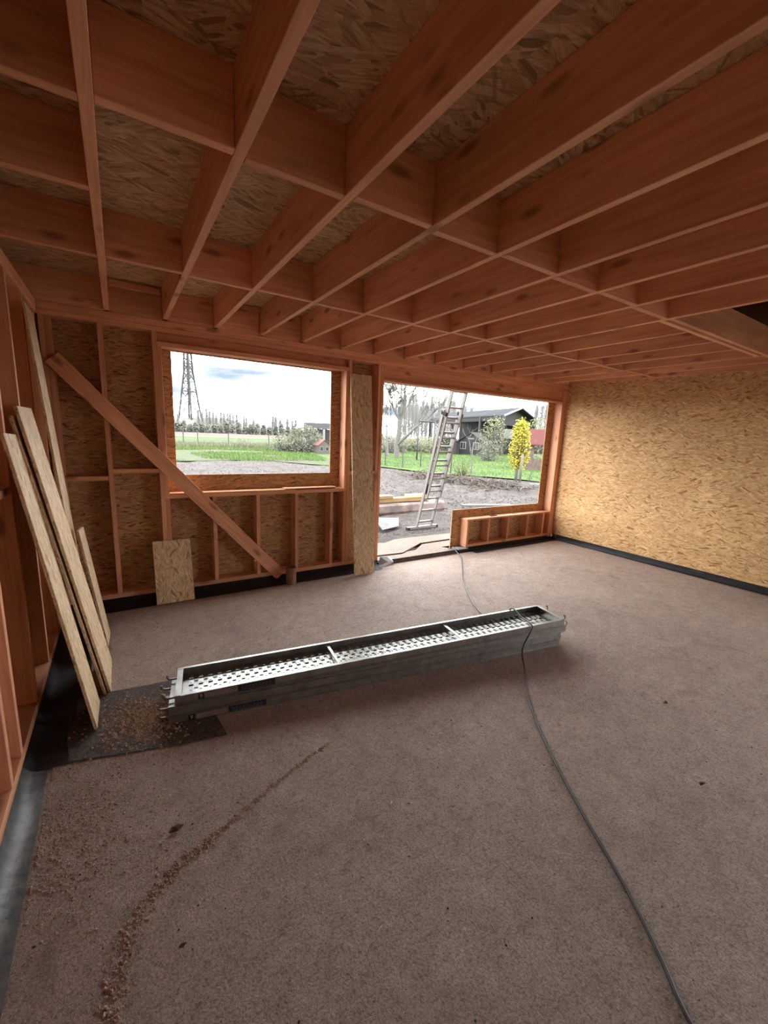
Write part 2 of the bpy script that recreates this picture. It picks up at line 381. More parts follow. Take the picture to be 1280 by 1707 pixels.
for x in (XL, -.44, -.098, .300, 2.252, 2.642, 2.684): fw('stud', x+.001, x+.038, SZ, PZ)
fw('stud', 6.172, 6.212, .02, PZ); fw('stud', 6.214, 6.254, .02, PZ); fw('stud', 6.256, XR-.001, .02, PZ)
for x in (.338, .755, 1.190, 1.618, 2.046, 2.214): fw('stud', x, x+.036, SZ, .978)
fw('trimmer_stud', .338, .370, 1.019, 2.353); fw('trimmer_stud', 2.219, 2.251, 1.019, 2.353)
fw('window_sill_plate', .338, 2.251, .979, 1.018)
fw('nogging', -.402, -.099, 1.163, 1.201); fw('nogging', -.060, .299, 1.225, 1.263); fw('nogging', 2.291, 2.641, 1.18, 1.218)
fw('header_bottom_plate', .338, 2.251, 2.354, 2.392); fw('window_header', .338, 2.251, 2.393, 2.476, D+.055, D+.095)
fw('header_bottom_plate', 2.724, 6.171, 2.291, 2.318); fw('door_header', 2.724, 6.171, 2.319, 2.476, D+.03, D+.075)
# parapet below the big opening
fw('sole_plate', 4.262, 6.171, .064, .105); fw('sill_board', 4.255, 6.171, .462, .487)
for x in (4.262, 4.70, 5.13, 5.595, 6.00): fw('stud', x, x+.036, .106, .461)
# membrane that dresses the foot of the walls
sweep_profile('membrane_strip', [(D-.001, .066), (D-.012, .055), (D-.03, .03), (D-.07, .014), (D-.12, .008), (D-.18, .004)], 'x', XL+.03, 2.70, BLACK, far, 60)
sweep_profile('membrane_strip', [(D+.012, .063), (D+.006, .045), (D-.012, .02), (D-.07, .010), (D-.14, .004)], 'x', 4.34, XR-.03, BLACK, far, 50)
box('curb', XL, 2.725, D+.004, Y1, -.1, .058, CONC, far); box('curb', 2.726, 4.08, D-.028, D+.012, -.1, .041, CONC, far); box('curb', 4.081, XR, D-.028, Y1-.001, -.1, .042, BLACK, far)
box('curb_cap', 4.085, 4.30, D-.026, D+.1, .043, .058, SCRAP, far)

# left wall: studs seen side on
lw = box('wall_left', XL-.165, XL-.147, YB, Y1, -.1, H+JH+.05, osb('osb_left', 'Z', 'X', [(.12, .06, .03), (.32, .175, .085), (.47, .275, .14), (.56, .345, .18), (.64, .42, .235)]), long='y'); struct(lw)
def to_left(o): o.parent = lw; o.matrix_parent_inverse = lw.matrix_basis.inverted(); return o
def lp(name, y0, y1, z0, z1, x0=XL-.146, x1=XL, mat=PINE):
    return to_left(box(name, x0, x1, y0, y1, z0, z1, mat))
lp('sole_plate', YB, D-.001, .06, SZ); lp('top_plate', YB, D-.001, 2.477, 2.514); lp('top_plate', YB, D-.001, 2.516, 2.573)
for y in (4.20, 3.735, 3.235, 2.765, 2.305, 2.095, 1.66, 1.2, .74, .28, -.2, -.7, -1.2, -1.7): lp('stud', y, y+.038, SZ, PZ)
lp('nogging', 2.345, 2.763, 1.29, 1.328)
o = sweep_profile('membrane_strip', [(XL+.001, .066), (XL+.006, .05), (XL+.02, .028), (XL+.045, .012), (XL+.07, .006), (XL+.092, .004)], 'y', YB+.1, 2.30, GREYM, None, 70, .005)
to_left(o)
o = sweep_profile('membrane_strip', [(XL+.001, .066), (XL+.006, .05), (XL+.02, .028), (XL+.05, .012), (XL+.15, .006), (XL+.22, .004)], 'y', 2.30, D-.2, BLACK, None, 40, .005)
to_left(o)
o = box('curb', XL-.146, XL-.003, YB, D-.001, -.1, .058, CONC); to_left(o)

# right wall
V, F = [], []                                      # opening added out of view to let light onto the near floor
bx(V, F, XR, XR+.018, -.2, Y1, .085, H+JH+.02); bx(V, F, XR, XR+.018, YB, -2.1, .085, H+JH+.02); bx(V, F, XR, XR+.018, -2.1, -.2, 2.1, H+JH+.02)
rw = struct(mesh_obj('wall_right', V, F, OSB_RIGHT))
sweep_profile('membrane_strip', [(XR-.001, .09), (XR-.004, .06), (XR-.010, .03), (XR-.022, .008), (XR-.04, .003)], 'y', -.2, D-.1, BLACK, rw, 60, .006)
box('curb', XR+.001, XR+.1, -.2, D-.001, -.1, .084, CONC, rw)

# wall behind the camera
V, F = [], []; bx(V, F, XL-.16, XR+.12, YB-.02, YB, -.1, H+JH+.05)
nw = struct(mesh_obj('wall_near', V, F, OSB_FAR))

# ceiling: deck on joists
SX0, SX1, SY = 3.50, 5.42, 1.63                   # stairwell
V, F = [], []
def quadbox(x0, x1, y0, y1): bx(V, F, x0, x1, y0, y1, H+JH, H+JH+.018)
quadbox(XL-.14, SX0, YB, D+.14); quadbox(SX0, SX1, SY+.02, D+.14); quadbox(SX1, XR+.1, YB, D+.14)
ceil = struct(mesh_obj('ceiling', V, F, OSB_CEIL))
JX = [-.019, .411, .834, 1.256, 1.687, 2.138, 2.562, 2.990, 3.467, 3.955, 4.470, 4.940, 5.436, 5.870, 6.265]
JW = .039
TY0, TY1 = 1.645, 1.712
for i, x in enumerate(JX):
    y0 = TY1+.022 if i in (9, 10, 11) else YB+.001
    box('joist', x-JW/2, x+JW/2, y0, D-.031, H, H+JH-.001, PINE, ceil)
lx = XL-.13
edges = [lx] + JX
for i in range(len(JX)):
    a = edges[i] + (JW/2 if i else 0) + .001; b = JX[i]-JW/2-.001
    box('rim_board', a, b, D-.03, D+.008, H, H+JH-.001, PINE, ceil)
    st = .012*(-1)**i
    if i < 9 or i > 12: box('blocking', a, b, 1.64+st, 1.679+st, H, H+JH-.001, PINE, ceil, 'x')
    box('blocking', a, b, 3.005+st, 3.044+st, H, H+JH-.001, PINE, ceil, 'x')
    if i < 9 or i > 12: box('blocking', a, b, -.4+st, -.36+st, H, H+JH-.001, PINE, ceil, 'x')
box('blocking', lx, JX[0]-JW/2-.001, 2.21, 2.249, H, H+JH-.001, PINE, ceil, 'x')
box('trimmer_joist', JX[8]+JW/2+.001, JX[12]-JW/2-.001, TY0-.02, TY0+.018, H, H+JH-.001, PINE, ceil)
box('trimmer_joist', JX[8]+JW/2+.001, JX[12]-JW/2-.001, TY1-.018, TY1+.02, H, H+JH-.001, PINE, ceil)
board('batten', (JX[0]+.03, 4.27, H+.20), (.375, 4.27, H+.20), (0, 0, 1), .045, .03, PINE, ceil)
board('batten', (1.06, 4.29, H+.215), (1.225, 4.29, H+.215), (0, 0, 1), .035, .02, PINE, ceil)
# upper storey: plain shell put over the stairwell to block sky light
V, F = [], []
bx(V, F, XL-.3, XR+.3, YB-.1, D+.3, 5.2, 5.25); bx(V, F, XL-.3, XL-.25, YB-.1, D+.3, H+JH, 5.2); bx(V, F, XR+.25, XR+.3, YB-.1, D+.3, H+JH, 5.2)
bx(V, F, XL-.3, XR+.3, YB-.1, YB-.05, H+JH, 5.2); bx(V, F, XL-.3, XR+.3, D+.25, D+.3, H+JH-.0, 5.2)
struct(mesh_obj('wall_upper', V, F, ROOFT))

# ------------------------------------------------------------------ things in the room
# stack of four scaffold decks
P0 = Vector((.138, 2.367, 0)); ang = math.atan2(-.16638, .98606)
DL, DW, DH = 2.89, .30, .054
def make_deck(label, loc, tilt, flip, slide, side):
    """steel deck: perforated plate with folded flanges. local X length, Y width, plate at z=0, flanges down (flip: up)"""
    r = empty('scaffold_deck', loc, ang); s = 1 if flip else -1
    tag(r, label, 'scaffold deck', 'stacked scaffold decks')
    r.rotation_euler = (0, -tilt, ang)
    def zb(V, F, x0, x1, y0, y1, za, zc): bx(V, F, x0, x1, y0, y1, min(za*s, zc*s), max(za*s, zc*s))
    V, F = [], []
    if not flip: zb(V, F, 0, DL, 0, DW, 0, .002)
    else:
        nrow = 51; pit = (DL-.12)/nrow; zb(V, F, 0, .06, 0, DW, 0, .002); zb(V, F, DL-.06, DL, 0, DW, 0, .002)
        for i in range(nrow):
            x = .06+i*pit; zb(V, F, x, x+pit-.021, 0, DW, 0, .002)
            for y0, y1 in ((0, .022), (.070, .088), (.136, .164), (.212, .230), (.278, DW)): zb(V, F, x+pit-.021, x+pit, y0, y1, 0, .002)
    mesh_obj('deck_plate', V, F, GALVD, r)
    for y0, y1 in ((0, .003), (DW-.003, DW)):
        V, F = [], []; zb(V, F, 0, DL, y0, y1, .002, DH)
        q = y1 if y0 == 0 else y0-.012
        zb(V, F, 0, DL, q, q+.012, DH-.003, DH)                  # folded lip
        mo = y0-.002 if y0 == 0 else y1
        zb(V, F, .03, DL-.03, mo-.004 if y0 == 0 else mo, mo+.002 if y0 == 0 else mo+.006, .001, .006); zb(V, F, .03, DL-.03, mo-.004 if y0 == 0 else mo, mo+.002 if y0 == 0 else mo+.006, .047, .0535)   # pressed beads
        mesh_obj('side_flange', V, F, GALV, r)
    for x0 in (0, DL-.032):
        V, F = [], []; zb(V, F, x0, x0+.032, .003, DW-.003, DH-.004, DH-.001); zb(V, F, x0 if x0 == 0 else x0+.029, x0+.003 if x0 == 0 else x0+.032, .003, DW-.003, .002, DH-.004)
        mesh_obj('end_cap', V, F, GALV, r)
    V, F = [], []
    if flip:                                                       # raised pads between the punched slots
        for i in range(nrow):
            x = .06+i*pit
            for yc in (.046, .112, .188, .254): zb(V, F, x+.004, x+pit-.025, yc-.024, yc+.024, .002, .009); zb(V, F, x+.012, x+pit-.033, yc-.012, yc+.012, .009, .0115)
    if V: tag(mesh_obj('perforation_collars', V, F, GALV, r), None, None, None, 'stuff')
    if flip:
        for fx in (.335, .665):
            board('cross_brace', (DL*fx, .004, s*.034), (DL*fx-.012, DW-.004, s*.034), (1, 0, 0), .022, .010, GALV, r)
    for e in (0, 1):
        for y in (.05, DW-.05):
            sg = -1 if e == 0 else 1; x0 = 0 if e == 0 else DL
            zc = s*.026-.010
            pts = [(x0-sg*.02, y, zc), (x0+sg*.034, y, zc), (x0+sg*.050, y, zc+.004), (x0+sg*.058, y, zc+.014), (x0+sg*.058, y, zc+.030)]
            if e == 1: pts += [(x0+sg*.052, y, zc+.040), (x0+sg*.040, y, zc+.042)]
            tube_obj('claw_hook', pts, .0065, STEEL, r, 8)
    return r
til = math.asin(.054/DL)
u = Vector((math.cos(ang), math.sin(ang), 0)); pv = Vector((-math.sin(ang), math.cos(ang), 0))
decks = [('bottom scaffold deck of the stack, lying flat on the screed floor', 0, DH, 0, False, 0),
         ('scaffold deck second from the floor, upturned inside the metal stack', 0.0, DH+.0025, 0, True, .0),
         ('scaffold deck just below the top one, tilted up towards the window side end', .06, 0, til, False, .0065),
         ('topmost upturned scaffold deck showing its punched holes and cross braces', .035, 0, til, True, .0065)]
roots = []
for i, (lab, sl, z, tl, fp, off) in enumerate(decks):
    if i == 2: z = .112
    if i == 3: z = .1145
    roots.append(make_deck(lab, P0+u*sl+pv*off+Vector((0, 0, z)), tl, fp, sl, off))
def lettering(root, s, x0, zc):
    V, F = [], []; bx(V, F, x0, x0+.032, -.0035, -.001, zc-.016, zc+.016); mesh_obj('number_plate', V, F, LABELB, root)
    cu = bpy.data.curves.new('digit', 'FONT'); cu.body = '9'; cu.size = .034; cu.extrude = .0006; cu.align_x = 'CENTER'; cu.align_y = 'CENTER'
    tmp = bpy.data.objects.new('digit', cu); C.objects.link(tmp); bpy.context.view_layer.update()
    me = bpy.data.meshes.new_from_object(tmp.evaluated_get(bpy.context.evaluated_depsgraph_get())); bpy.data.objects.remove(tmp)
    me.materials.clear(); me.materials.append(WHITEP); d = bpy.data.objects.new('digit', me); C.objects.link(d); d.parent = root
    d.matrix_basis = Matrix.Translation((x0+.016, -.0042, zc)) @ Matrix.Rotation(math.pi/2, 4, 'X')
    V, F = [], []; bx(V, F, x0+.04, x0+.20, -.003, -.001, zc-.017, zc+.017); mesh_obj('worn_label', V, F, LABELG, root)
    V, F = [], []; bx(V, F, x0+.215, x0+.43, -.003, -.001, zc-.019, zc+.019); mesh_obj('dark_label', V, F, LABELB, root)
    V, F = [], []
    for k in range(9): bx(V, F, x0+.235+k*.02, x0+.246+k*.02, -.0038, -.0030, zc-.001, zc+.011)
    bx(V, F, x0+.235, x0+.41, -.0038, -.0030, zc-.012, zc-.007)
    mesh_obj('label_print', V, F, simple('label_print', (.12, .12, .16), .5) if 'label_print' not in bpy.data.materials else bpy.data.materials['label_print'], root)
lettering(roots[3], 1, .12, .024); lettering(roots[0], -1, .10, -.030)

# OSB strips leaning on the left wall
def leaning(label, bx_, by, width, length, topx, lean_y, thick, mat=OSB_BOARD, name='osb_strip'):
    """bottom edge stands on the floor at x=bx_, spanning y by..by+width; top rests at x=topx"""
    hgt = math.sqrt(max(.01, length**2-(bx_-topx)**2-lean_y**2))
    p0 = Vector((bx_, by+width/2, 0)); p1 = Vector((topx, by+width/2+lean_y, hgt))
    X = (p1-p0).normalized(); W = (Vector((0, 1, 0)) - X*X.y).normalized(); Nn = X.cross(W)
    drop = min(0, W.z*width/2, -W.z*width/2) ; up = -drop + abs(Nn.z)*thick/2
    o = board(name, p0+Vector((0, 0, up)), p1+Vector((0, 0, up)), W, width, thick, mat); return tag(o, label, 'board', 'OSB strips leaning on the left wall')
leaning('nearest pale OSB strip leaning on the left studs, shortest of the big three', -.205, 2.50, .29, 1.60, -.455, .08, .016)
leaning('wide pale OSB strip leaning on left studs, middle of the big three', -.148, 2.86, .43, 1.75, -.440, .0, .016)
leaning('OSB strip whose edge shows behind the wide middle strip on the left', -.172, 2.845, .38, 1.70, -.463, .0, .016)
leaning('tallest narrow OSB strip reaching almost to the top plate of left wall', -.285, 3.60, .32, 2.40, -.460, .03, .016)
leaning('short OSB strip in front of the tallest one, farthest from the viewer', -.165, 3.44, .33, .88, -.285, .10, .016)
# OSB pieces leaning on the far wall
o = board('osb_offcut', (.367, 4.19, .006), (.367, 4.348, .578), (1, 0, 0), .325, .014, OSB_BOARD); tag(o, 'small square-cut OSB offcut leaning below the left side of the window', 'board')
o = board('osb_offcut', (2.398, 4.13, .006), (2.392, 4.345, 2.325), (1, 0, 0), .275, .014, OSB_BOARD); tag(o, 'tall OSB strip leaning between the window and the doorway', 'board')
# brace
o = board('diagonal_brace', (-.412, D-.014, 2.16), (1.44, D-.014, .062), (0, 0, 1), .125, .026, PINE); tag(o, 'long pine board nailed diagonally across the studs left of the window', 'brace')
V, F = [], []; tube(V, F, [(1.155, D-.029, .275), (1.155, D-.035, .275)], .009, 10); mesh_obj('fixing_disc', V, F, WHITEP, None)
bpy.data.objects['fixing_disc'].parent = o; bpy.data.objects['fixing_disc'].matrix_parent_inverse = o.matrix_basis.inverted()
# pipe stub
V, F = [], []; n = 28
for zz, rr in ((0, .055), (.185, .055), (.185, .049), (.02, .049)):
    for k in range(n): V.append((1.515+rr*math.cos(2*math.pi*k/n), 4.215+rr*math.sin(2*math.pi*k/n), zz))
for a in range(3):
    for k in range(n): F.append((a*n+k, a*n+(k+1) % n, (a+1)*n+(k+1) % n, (a+1)*n+k))
F.append(tuple(3*n+k for k in range(n)))
tag(mesh_obj('drain_pipe', V, F, PIPE, None, True), 'short brown pipe stub rising from the floor below the window', 'pipe')
# loose strips on the window sill
o = board('sill_strip', (.38, D+.045, 1.024), (1.62, D+.045, 1.024), (0, 1, 0), .11, .010, PINE2); tag(o, 'long thin board lying on the left part of the window sill', 'board')
o = board('sill_strip', (1.50, D+.04, 1.0355), (2.12, D+.05, 1.0355), (0, 1, 0), .10, .010, PINE2); tag(o, 'short thin board on the right of the window sill, overlapping the long one', 'board')
o = board('wood_chip', (4.80, D+.06, .492), (4.93, D+.07, .492), (0, 1, 0), .045, .008, DARKIN); tag(o, 'small dark wood chip on the sill board of the low parapet', 'offcut')
# dark sheet on the floor
poly = [(-.40, 2.335), (-.1, 2.245), (.215, 2.165), (.40, 2.13), (.36, 2.50), (.33, 2.82), (.1, 2.83), (-.16, 2.865), (-.40, 2.87)]
tag(prism('bitumen_sheet', poly, .0045, .0075, DARKMAT), 'dark gritty membrane sheet lying on the floor under the strips and deck ends', 'sheet')
# crumpled flap at the doorway
V = [(2.70, 4.30, .012), (2.79, 4.25, .010), (2.93, 4.30, .03), (2.98, 4.40, .055), (2.86, 4.345, .10), (2.745, 4.34, .115), (2.84, 4.29, .05)]
F = [(0, 1, 6), (1, 2, 6), (2, 3, 4), (2, 4, 6), (6, 4, 5), (0, 6, 5)]
o = mesh_obj('membrane_flap', V, F, SCRAP); md = o.modifiers.new('t', 'SOLIDIFY'); md.thickness = .002
tag(o, 'crumpled grey membrane scrap on the floor beside the left door post', 'scrap')
# cable
pts = [(4.30, 5.10, -.06), (4.17, 4.60, -.03), (4.10, 4.47, .062), (4.02, 4.30, .047), (3.93, 4.10, .012), (3.60, 3.72, .008), (3.30, 3.38, .008), (2.98, 2.90, .010), (2.83, 2.62, .020)]
top0 = P0+u*2.62+pv*.306
pts += [tuple(top0+pv*.05+Vector((-.10, 0, .10))), tuple(top0+Vector((0, 0, .227))), tuple(P0+u*2.60+pv*.15+Vector((0, 0, .221))), tuple(P0+u*2.57+pv*.003+Vector((0, 0, .227))), tuple(P0+u*2.54-pv*.03+Vector((0, 0, .19)))]
pts += [(2.50, 1.87, .09), (2.38, 1.74, .022), (2.20, 1.58, .0065), (1.93, 1.245, .0065), (1.70, .886, .0065), (1.52, .569, .0065), (1.395, .386, .0065), (1.30, .26, .0065), (1.18, .0, .0065), (1.1, -.5, .0065)]
def smooth_path(P, k=8):
    P = [Vector(p) for p in P]; out = []
    for i in range(len(P)-1):
        a, b, c, d = P[max(0, i-1)], P[i], P[i+1], P[min(len(P)-1, i+2)]
        for j in range(k):
            t_ = j/k; out.append(.5*((2*b)+(c-a)*t_+(2*a-5*b+4*c-d)*t_*t_+(3*b-a-3*c+d)*t_**3))
    out.append(P[-1]); return out
tag(tube_obj('cable', smooth_path(pts), .0066, CABLE, None, 8), 'grey cable running from the doorway over the deck stack towards the viewer', 'cable')

# floor litter
rnd = random.Random(3)
pk = []
for i in range(900):
    y = rnd.uniform(.1, 4.2); x = rnd.uniform(-.35, 6.2)
    pk.append((x, y, 0, rnd.choice((.002, .003, .003, .005))))
tag(crumbs('floor_crumbs', pk, DIRTD), 'dark crumbs of earth scattered over the whole screed floor', 'debris', None, 'stuff')
ridge = [(.85, 1.80), (.72, 1.755), (.60, 1.71), (.47, 1.66), (.372, 1.613), (.25, 1.56), (.186, 1.532), (.10, 1.50), (.054, 1.47), (-.029, 1.408), (-.092, 1.305), (-.116, 1.216), (-.123, 1.119), (-.10, 1.0)]
pk = []
for a, b in zip(ridge, ridge[1:]):
    for i in range(75):
        t_ = rnd.random(); wdt = .010+.03*max(0, min(1, (1.72-a[1])/.4))
        pk.append((a[0]+(b[0]-a[0])*t_+rnd.gauss(0, wdt*.6), a[1]+(b[1]-a[1])*t_+rnd.gauss(0, wdt*.5), 0, rnd.uniform(.002, .0075)))
tag(crumbs('dirt_ridge', pk, DIRT), 'curving ridge of brown earth crumbs across the near left floor', 'dirt', None, 'stuff')
pk = []
for cx, cyy, sx, sy2, n in ((-.24, 1.95, .09, .13, 420), (-.28, 1.70, .07, .13, 300), (-.27, 2.26, .10, .03, 160), (-.1, 1.62, .14, .10, 90)):
    for i in range(n): pk.append((max(-.37, rnd.gauss(cx, sx)), rnd.gauss(cyy, sy2), 0, rnd.uniform(.002, .007)))
tag(crumbs('sawdust_heap', pk, DIRT), 'brown sawdust and earth scattered along the left wall membrane', 'dirt', None, 'stuff')
pk = [(rnd.gauss(.02, .11), rnd.gauss(2.50, .13), .0075, rnd.uniform(.003, .009)) for i in range(1500)]
tag(crumbs('sawdust_heap', pk, simple('sawdust_pale', (.40, .29, .19), .95)), 'pale sawdust spilled on the dark sheet beside the deck ends', 'dirt', None, 'stuff')
V, F = [], []
for i in range(130):
    x, y, a, l = rnd.uniform(-.3, 6), rnd.uniform(.1, 4), rnd.random()*6.28, rnd.uniform(.008, .03)
    if P0.y-1 < y < P0.y+1 and x < 3.2 and i % 2: y *= .4
    dx, dy = math.cos(a)*l, math.sin(a)*l; q = .0019
    b = len(V); V += [(x-dy/l*q, y+dx/l*q, .004), (x+dy/l*q, y-dx/l*q, .004), (x+dx, y+dy, .003), (x+dx/2, y+dy/2, .0075)]; F += [(b, b+1, b+3), (b+1, b+2, b+3), (b+2, b, b+3), (b, b+2, b+1)]
tag(mesh_obj('wood_splinters', V, F, STRAW), 'tiny pale wood splinters scattered over the floor', 'debris', None, 'stuff')
def scrap(name, x, y, s, mat, label, cat):
    V, F = [], []; n = 9
    for k in range(n):
        a = 6.28*k/n; r = s*(.45+.6*rnd.random()); V.append((x+math.cos(a)*r, y+math.sin(a)*r*.5, .004+rnd.random()*.012))
    V.append((x, y, .016)); F = [(k, (k+1) % n, n) for k in range(n)]
    o = mesh_obj(name, V, F, mat); md = o.modifiers.new('t', 'SOLIDIFY'); md.thickness = .002; return tag(o, label, cat)
scrap('dead_leaf', 2.36, .631, .026, LEAFM, 'dark curled leaf lying on the floor right of the cable', 'leaf')
scrap('earth_lump', .10, 1.66, .035, DIRTD, 'dark lump of earth beside the crumb ridge', 'dirt')
scrap('earth_lump', .07, 1.21, .018, DIRTD, 'small dark earth lump on the near floor right of the crumb ridge', 'dirt')
scrap('dead_leaf', 2.92, 1.05, .03, LEAFM, 'long dark shred on the floor near the right edge', 'leaf')

# ------------------------------------------------------------------ outside
K = OUT
def ray(px, py): return rgt*((px-640)/FPX) + dwn*((py-853.5)/FPX) + fwd
def at(px, py, dist):
    """the spot on the line of sight of a photo point at a horizontal distance from the eye"""
    r = ray(px, py); return EYE + r*(dist/math.hypot(r.x, r.y))
def foot(px, py, dist): p = at(px, py, dist); return Vector((p.x, p.y, GZ))

V, F = [], []; gx, gy = 90, 90
for i in range(gx+1):
    for j in range(gy+1):
        x = -12+40*(i/gx); y = D+.18+26*(j/gy)**1.3
        h = .05*noise.fractal((x*.9, y*.9, 1), 1.0, 2.0, 4)*min(1, max(0, (y-6.0)/2))
        V.append((x, y, GZ+h-.01*(i in (0, gx) or j == gy)))
for i in range(gx):
    for j in range(gy): a = i*(gy+1)+j; F.append((a, a+gy+1, a+gy+2, a+1))
struct(mesh_obj('ground', V, F, SOIL, None, True))
def flat(name, poly, z, mat):
    return struct(mesh_obj(name, [(x, y, z) for x, y in poly], [tuple(range(len(poly)))], mat))
flat('ground_far', [(-900, -900), (900, -900), (900, 1500), (-900, 1500)], GZ-.12, HILLM)
flat('ground_bounce', [(XR+.11, -5), (14, -5), (14, 3), (XR+.11, 3)], GZ+.08, simple('pale_bounce', (.32, .30, .28), .85, 0, .12, 3))  # unseen pale ground added to bounce light in by the right opening
flat('ground_turf', [(-40, 25), (-12, 24.5), (0, 24.6), (3, 24.3), (7, 25.6), (9, 22), (10.5, 20.5), (12, 23), (17, 34), (20, 46), (-40, 47)], GZ+.035, ROUGH)
flat('ground_lawn', [(10.8, 21), (12.5, 19.7), (13.2, 15.8), (14.6, 14.5), (15.6, 12.9), (15.8, 11.2), (17, 8), (30, 4), (70, 10), (70, 70), (20, 60), (13, 30)], GZ+.05, LAWN)
flat('ground_strip', [(-60, 42), (8, 41), (17, 37), (22, 46), (22, 49), (-60, 49)], GZ+.05, STRIP)
flat('ground_meadow', [(-150, 48.5), (24, 48.5), (60, 88), (-150, 88)], GZ+.06, CROP)
flat('ground_stubble', [(-400, 87), (200, 87), (300, 240), (-400, 240)], GZ+.02, TAN)

# clods and grass, nobody could count them
pk = []
for i in range(14000):
    y = 6.1+22*rnd.random()**2; x = rnd.uniform(-2, 4+ y*.85)
    if y > 14 and x > 12: continue
    pk.append((x, y, GZ-.01+.05*noise.fractal((x*.9, y*.9, 1), 1.0, 2.0, 4)*min(1, max(0, (y-6)/2)), rnd.uniform(.01, .05)*(1 if y > 8 else .6)))
tag(crumbs('soil_clods', pk, CLOD), 'dark clods of dug soil over the yard outside the doorway', 'soil', None, 'stuff')
def blades(name, zones, mat, label, hmin, hmax, wd):
    V, F = [], []
    for n, f in zones:
        for i in range(n):
            x, y = f(); a = rnd.random()*3.14; h = rnd.uniform(hmin, hmax); dx, dy = math.cos(a)*wd, math.sin(a)*wd; b = len(V)
            V += [(x-dx, y-dy, GZ+.02), (x+dx, y+dy, GZ+.02), (x+rnd.gauss(0, h*.3), y+rnd.gauss(0, h*.3), GZ+.04+h)]; F.append((b, b+1, b+2))
    return tag(mesh_obj(name, V, F, mat), label, 'grass', None, 'stuff')
def inlawn():
    while True:
        x, y = rnd.uniform(11, 40), rnd.uniform(11, 42)
        if x > 15.6-(y-12.9)*.36 and y < x*1.6+6 and y > 9+.0*x: return x, y
def inturf():
    while True:
        x, y = rnd.uniform(-2, 18), rnd.uniform(24.5, 44)
        if noise.noise((x*.22, y*.22, 4)) > -.1 and x < 3+.33*y: return x, y
blades('lawn_grass', [(26000, inlawn)], GRASS, 'bright green lawn grass beyond the soil in the doorway view', .05, .14, .02)
blades('rough_grass', [(12000, inturf)], GRASS, 'patchy green grass on the rough ground in the window view', .06, .2, .03)
blades('dry_grass', [(9000, lambda: (rnd.uniform(-2, 20), rnd.uniform(41, 48.5)))], GRASS2, 'pale dry grass along the wire fence in the window view', .15, .5, .04)

# trees
def tree_mesh(name, height, spread, seed, r0, depth=5, upright=.5, first=.25, kids=3, sides=4, rmin=.006):
    R = random.Random(seed); V, F = [], []
    def grow(p, d, ln, r, k):
        n = 4; pts, rad = [p], [r]
        for i in range(n):
            d = (d + Vector((R.gauss(0, .10), R.gauss(0, .10), R.gauss(0, .06)+upright*.06))).normalized()
            p = p+d*ln/n; pts.append(p); rad.append(r*(1-.55*(i+1)/n))
        tube(V, F, pts, rad, sides if k > 1 else 3, False)
        if k == 0: return
        for c in range(kids + (k == depth)):
            i = R.randint(1, n) if k < depth else R.choice([1, 2, 3, 3, 4])
            q = pts[i]; az = R.random()*6.28; sp_ = spread*(.6+.6*R.random())
            nd = (d*math.cos(sp_) + (d.orthogonal().normalized()).copy())
            o_ = d.orthogonal().normalized(); o2 = d.cross(o_)
            nd = (d*math.cos(sp_) + (o_*math.cos(az)+o2*math.sin(az))*math.sin(sp_) + Vector((0, 0, upright*.3))).normalized()
            grow(q, nd, ln*R.uniform(.55, .8), max(rad[i]*.68, rmin), k-1)
    grow(Vector((0, 0, 0)), Vector((0, 0, 1)), height*.42, r0, depth)
    zm = max(v.z for v in V); V = [v*(height/zm) for v in V]
    me = bpy.data.meshes.new(name); me.from_pydata([tuple(v) for v in V], [], F); me.shade_smooth(); return me
def put(name, me, loc, label, cat, group=None, scale=1.0, rz=None, mat=None):
    if mat and not me.materials: me.materials.append(mat)
    o = bpy.data.objects.new(name, me); C.objects.link(o); o.location = loc; o.scale = (scale, scale, scale) if not isinstance(scale, tuple) else scale
    o.rotation_euler = (0, 0, rnd.random()*6.28 if rz is None else rz); return tag(o, label, cat, group)
def poplar_mesh(seed, h=12.0, wid=1.5, nb=420, thick=.07):
    R = random.Random(seed); V, F = [], []
    tube(V, F, [(0, 0, -.1), (0, 0, h*.5), (.1, 0, h*.97)], [.26, .17, .05], 5, False)
    for i in range(nb):
        z0 = h*(.18+.74*R.random()); a = R.random()*6.28; prof = wid*math.sqrt(max(.1, 1-((z0/h-.5)/.5)**2))*math.sqrt(R.uniform(.05, 1)); l = min(h*1.0-z0, R.uniform(.8, 2.2))
        p1 = Vector((math.cos(a)*prof*.6, math.sin(a)*prof*.6, z0+l*.4)); p2 = Vector((math.cos(a)*prof, math.sin(a)*prof, z0+l))
        tube(V, F, [Vector((0, 0, z0)), p1, p2], [thick, thick*.8, thick*.35], 3, False)
    me = bpy.data.meshes.new('poplar'); me.from_pydata([tuple(v) for v in V], [], F); me.shade_smooth(); return me
pops = [poplar_mesh(s_) for s_ in (1, 2, 3)]
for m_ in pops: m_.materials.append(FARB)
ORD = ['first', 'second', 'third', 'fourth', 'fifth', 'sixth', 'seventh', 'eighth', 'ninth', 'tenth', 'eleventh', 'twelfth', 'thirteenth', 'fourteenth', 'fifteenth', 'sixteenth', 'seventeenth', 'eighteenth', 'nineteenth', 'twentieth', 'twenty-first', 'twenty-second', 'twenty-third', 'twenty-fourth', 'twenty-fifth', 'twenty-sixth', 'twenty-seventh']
PX = [(291, 692), (297, 688), (331, 681), (338, 684), (345, 679), (350, 683), (356, 686), (361, 690), (369, 686), (374, 687), (380, 688), (384, 686), (389, 690), (395, 689), (407, 693), (411, 694)]
